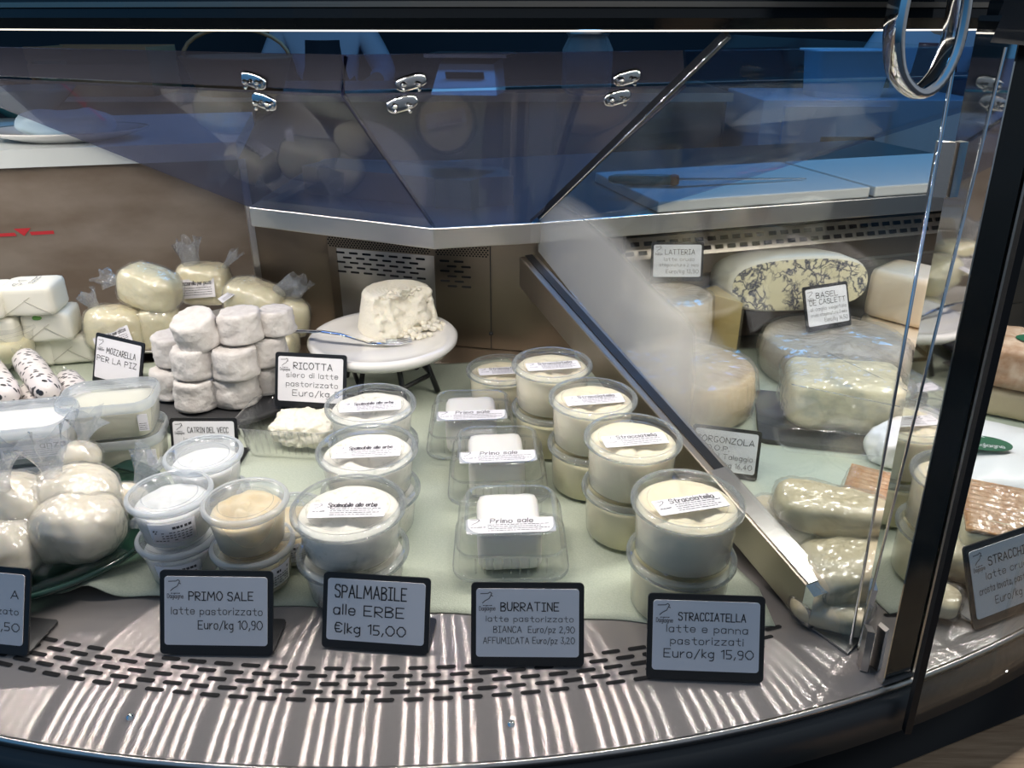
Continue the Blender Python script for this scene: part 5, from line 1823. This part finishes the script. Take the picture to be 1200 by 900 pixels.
MB().box((0, 0, .006), (.396, .228, .01)).build('bottom', CRATEW, t)
t = thing('bread_basket', 'pale wicker basket on the back counter, left of the crate', 'basket', (-.98, 2.98, .2905))
MB().lathe([(0, 0), (.12, 0), (.16, .12), (.165, .13), (.155, .13), (.115, .01), (0, .01)], 32, sx=1.2).build('basket', CRATEW, t)
MB().tube([(.19 * math.cos(R(a)), 0, .12 + .10 * math.sin(R(a))) for a in range(0, 181, 15)], .007, 8).build('handle', CRATEW, t)
# dish of wrapped cheese on the service ledge
p = at(82, 163, .343)
t = thing('serving_dish', 'pale oval dish of wrapped cheese on the service ledge', 'dish', (p.x, p.y, .343), R(10))
MB().lathe([(0, 0), (.07, 0), (.115, .016), (.118, .02), (.11, .019), (.07, .006), (0, .006)], 40, sx=1.2, sy=.8).build('dish', CERAMIC, t)
MB().sup((.085, .04, .022), 3, 14, (0, 0, .028), .006, 22, 2).build('cheese', pbr('wrapped_pale_blue', (.48, .62, .70), .4, bump=.3, bscale=20, coat=.4), t)
p = at(20, 138, .343)
t = thing('mixing_bowl', 'green enamel bowl on the service ledge at the left edge', 'bowl', (p.x, p.y + .05, .343))
MB().lathe([(0, 0), (.05, 0), (.10, .05), (.108, .06), (.10, .058), (.05, .006), (0, .006)], 36).build('bowl', pbr('blue_green_enamel', (.05, .22, .24), .25), t)


# ------------------------------------------------------------------ staff
def skin_mesh(name, joints, edges, radii, mat, parent, levels=2, root=0):
    me = bpy.data.meshes.new(name)
    me.from_pydata(joints, edges, [])
    me.materials.append(mat)
    o = bpy.data.objects.new(name, me)
    COL.objects.link(o); o.parent = parent
    sk = o.modifiers.new('skin', 'SKIN')
    sk.use_smooth_shade = True
    for i, r in enumerate(radii):
        v = me.skin_vertices[0].data[i]
        v.radius = (r, r) if not isinstance(r, tuple) else r
        v.use_root = (i == root)
    sb = o.modifiers.new('subdivision', 'SUBSURF'); sb.levels = levels; sb.render_levels = levels
    return o


def person(label, loc, rz, arm_pose, shirt, apron):
    t = thing('person', label, 'person', loc, rz)
    J, E, Rr = [], [], []

    def j(p, r, par=None):
        J.append(p); Rr.append(r)
        if par is not None:
            E.append((par, len(J) - 1))
        return len(J) - 1
    pel = j((0, 0, .95), (.15, .11))
    wa = j((0, 0, 1.10), (.135, .10), pel)
    ch = j((0, 0, 1.30), (.155, .115), wa)
    nk0 = j((0, 0, 1.45), (.07, .065), ch)
    nk = j((0, -.01, 1.53), .052, nk0)
    hd0 = j((0, -.025, 1.60), (.072, .085), nk)
    j((0, -.02, 1.70), (.075, .092), hd0)
    nose = j((0, -.125, 1.615), .012, hd0)
    for s in (-1, 1):
        j((s * .082, 0.0, 1.62), .016, hd0)
        sh = j((s * .19, 0, 1.40), .062, ch)
        el = j((s * arm_pose[0][0], arm_pose[0][1], arm_pose[0][2]), .046, sh)
        wr2 = j((s * arm_pose[1][0], arm_pose[1][1], arm_pose[1][2]), .032, el)
        d = (Vector(J[wr2]) - Vector(J[el])).normalized()
        side = d.cross(Vector((0, 0, 1))).normalized()
        pm = j(tuple(Vector(J[wr2]) + d * .06), (.036, .018), wr2)
        for k in range(4):
            b0 = Vector(J[pm]) + d * .03 + side * (-.027 + .018 * k)
            f1 = j(tuple(b0), .0095, pm)
            L = (.062, .074, .070, .055)[k]
            f2 = j(tuple(b0 + d * L * .5 + Vector((0, 0, -.008))), .0088, f1)
            j(tuple(b0 + d * L * .9 + Vector((0, 0, -.024))), .0078, f2)
        th = j(tuple(Vector(J[wr2]) + d * .03 - side * s * .034), .011, pm)
        j(tuple(Vector(J[wr2]) + d * .065 - side * s * .052 + Vector((0, 0, -.008))), .009, th)
        hp_ = j((s * .095, 0, .86), .085, pel)
        kn = j((s * .10, -.015, .48), .058, hp_)
        an = j((s * .10, .02, .09), .042, kn)
        j((s * .105, -.12, .045), .038, an)
    skin_mesh('body', J, E, Rr, SKIN, t)
    hb2 = MB(); hb2.sup((.088, .104, .095), 2.2, 14, (0, .012, 1.675), .004, 30, 2)
    for i, v in enumerate(hb2.v):
        if v[1] < -.055 and v[2] < 1.70:
            hb2.v[i] = (v[0], -.05, v[2])
    hb2.build('hair', HAIR, t)
    # shirt over torso and upper arms, apron in front, trousers
    J2 = [(0, 0, 1.0), (0, 0, 1.14), (0, 0, 1.31), (0, 0, 1.44)]; E2 = [(0, 1), (1, 2), (2, 3)]; R2 = [(.168, .128), (.152, .118), (.172, .13), (.09, .08)]
    for s in (-1, 1):
        J2.append((s * .19, 0, 1.40)); E2.append((2, len(J2) - 1)); R2.append(.078)
        J2.append((s * arm_pose[0][0], arm_pose[0][1], arm_pose[0][2])); E2.append((len(J2) - 2, len(J2) - 1)); R2.append(.064)
        e_ = Vector((s * arm_pose[0][0], arm_pose[0][1], arm_pose[0][2])).lerp(Vector((s * arm_pose[1][0], arm_pose[1][1], arm_pose[1][2])), .55)
        J2.append(tuple(e_)); E2.append((len(J2) - 2, len(J2) - 1)); R2.append(.054)
    skin_mesh('shirt', J2, E2, R2, shirt, t)
    ap = MB()
    ap.rings([[(x * wdt, -.02 - math.cos(x * 1.3) * dpt, z) for x in [-1 + 2 * k / 12 for k in range(13)]] + [(x * wdt, -.008 - math.cos(x * 1.3) * dpt, z) for x in [1 - 2 * k / 12 for k in range(13)]]
              for z, wdt, dpt in ((.50, .22, .14), (.80, .20, .14), (1.05, .19, .135), (1.12, .15, .13), (1.34, .11, .13))])
    ap.build('apron', apron, t)
    skin_mesh('trousers', [(0, 0, .98), (-.095, 0, .86), (-.10, -.015, .48), (-.10, .02, .11), (.095, 0, .86), (.10, -.015, .48), (.10, .02, .11)],
              [(0, 1), (1, 2), (2, 3), (0, 4), (4, 5), (5, 6)], [(.165, .125), .10, .076, .062, .10, .076, .062], APRON, t)
    return t


ARMS = [(.30, -.02, 1.18), (.22, -.24, 1.14)]
person('person in pale blue sleeves and dark apron behind the left flap', (-.94, 4.25, -.9), R(4), ARMS, STAFFWHITE, APRON)
person('person in pale blue shirt and maroon apron behind the right boards', (1.92, 3.85, -.9), R(-10), [(.29, .02, 1.17), (.25, -.22, 1.22)], STAFFWHITE, MAROON)
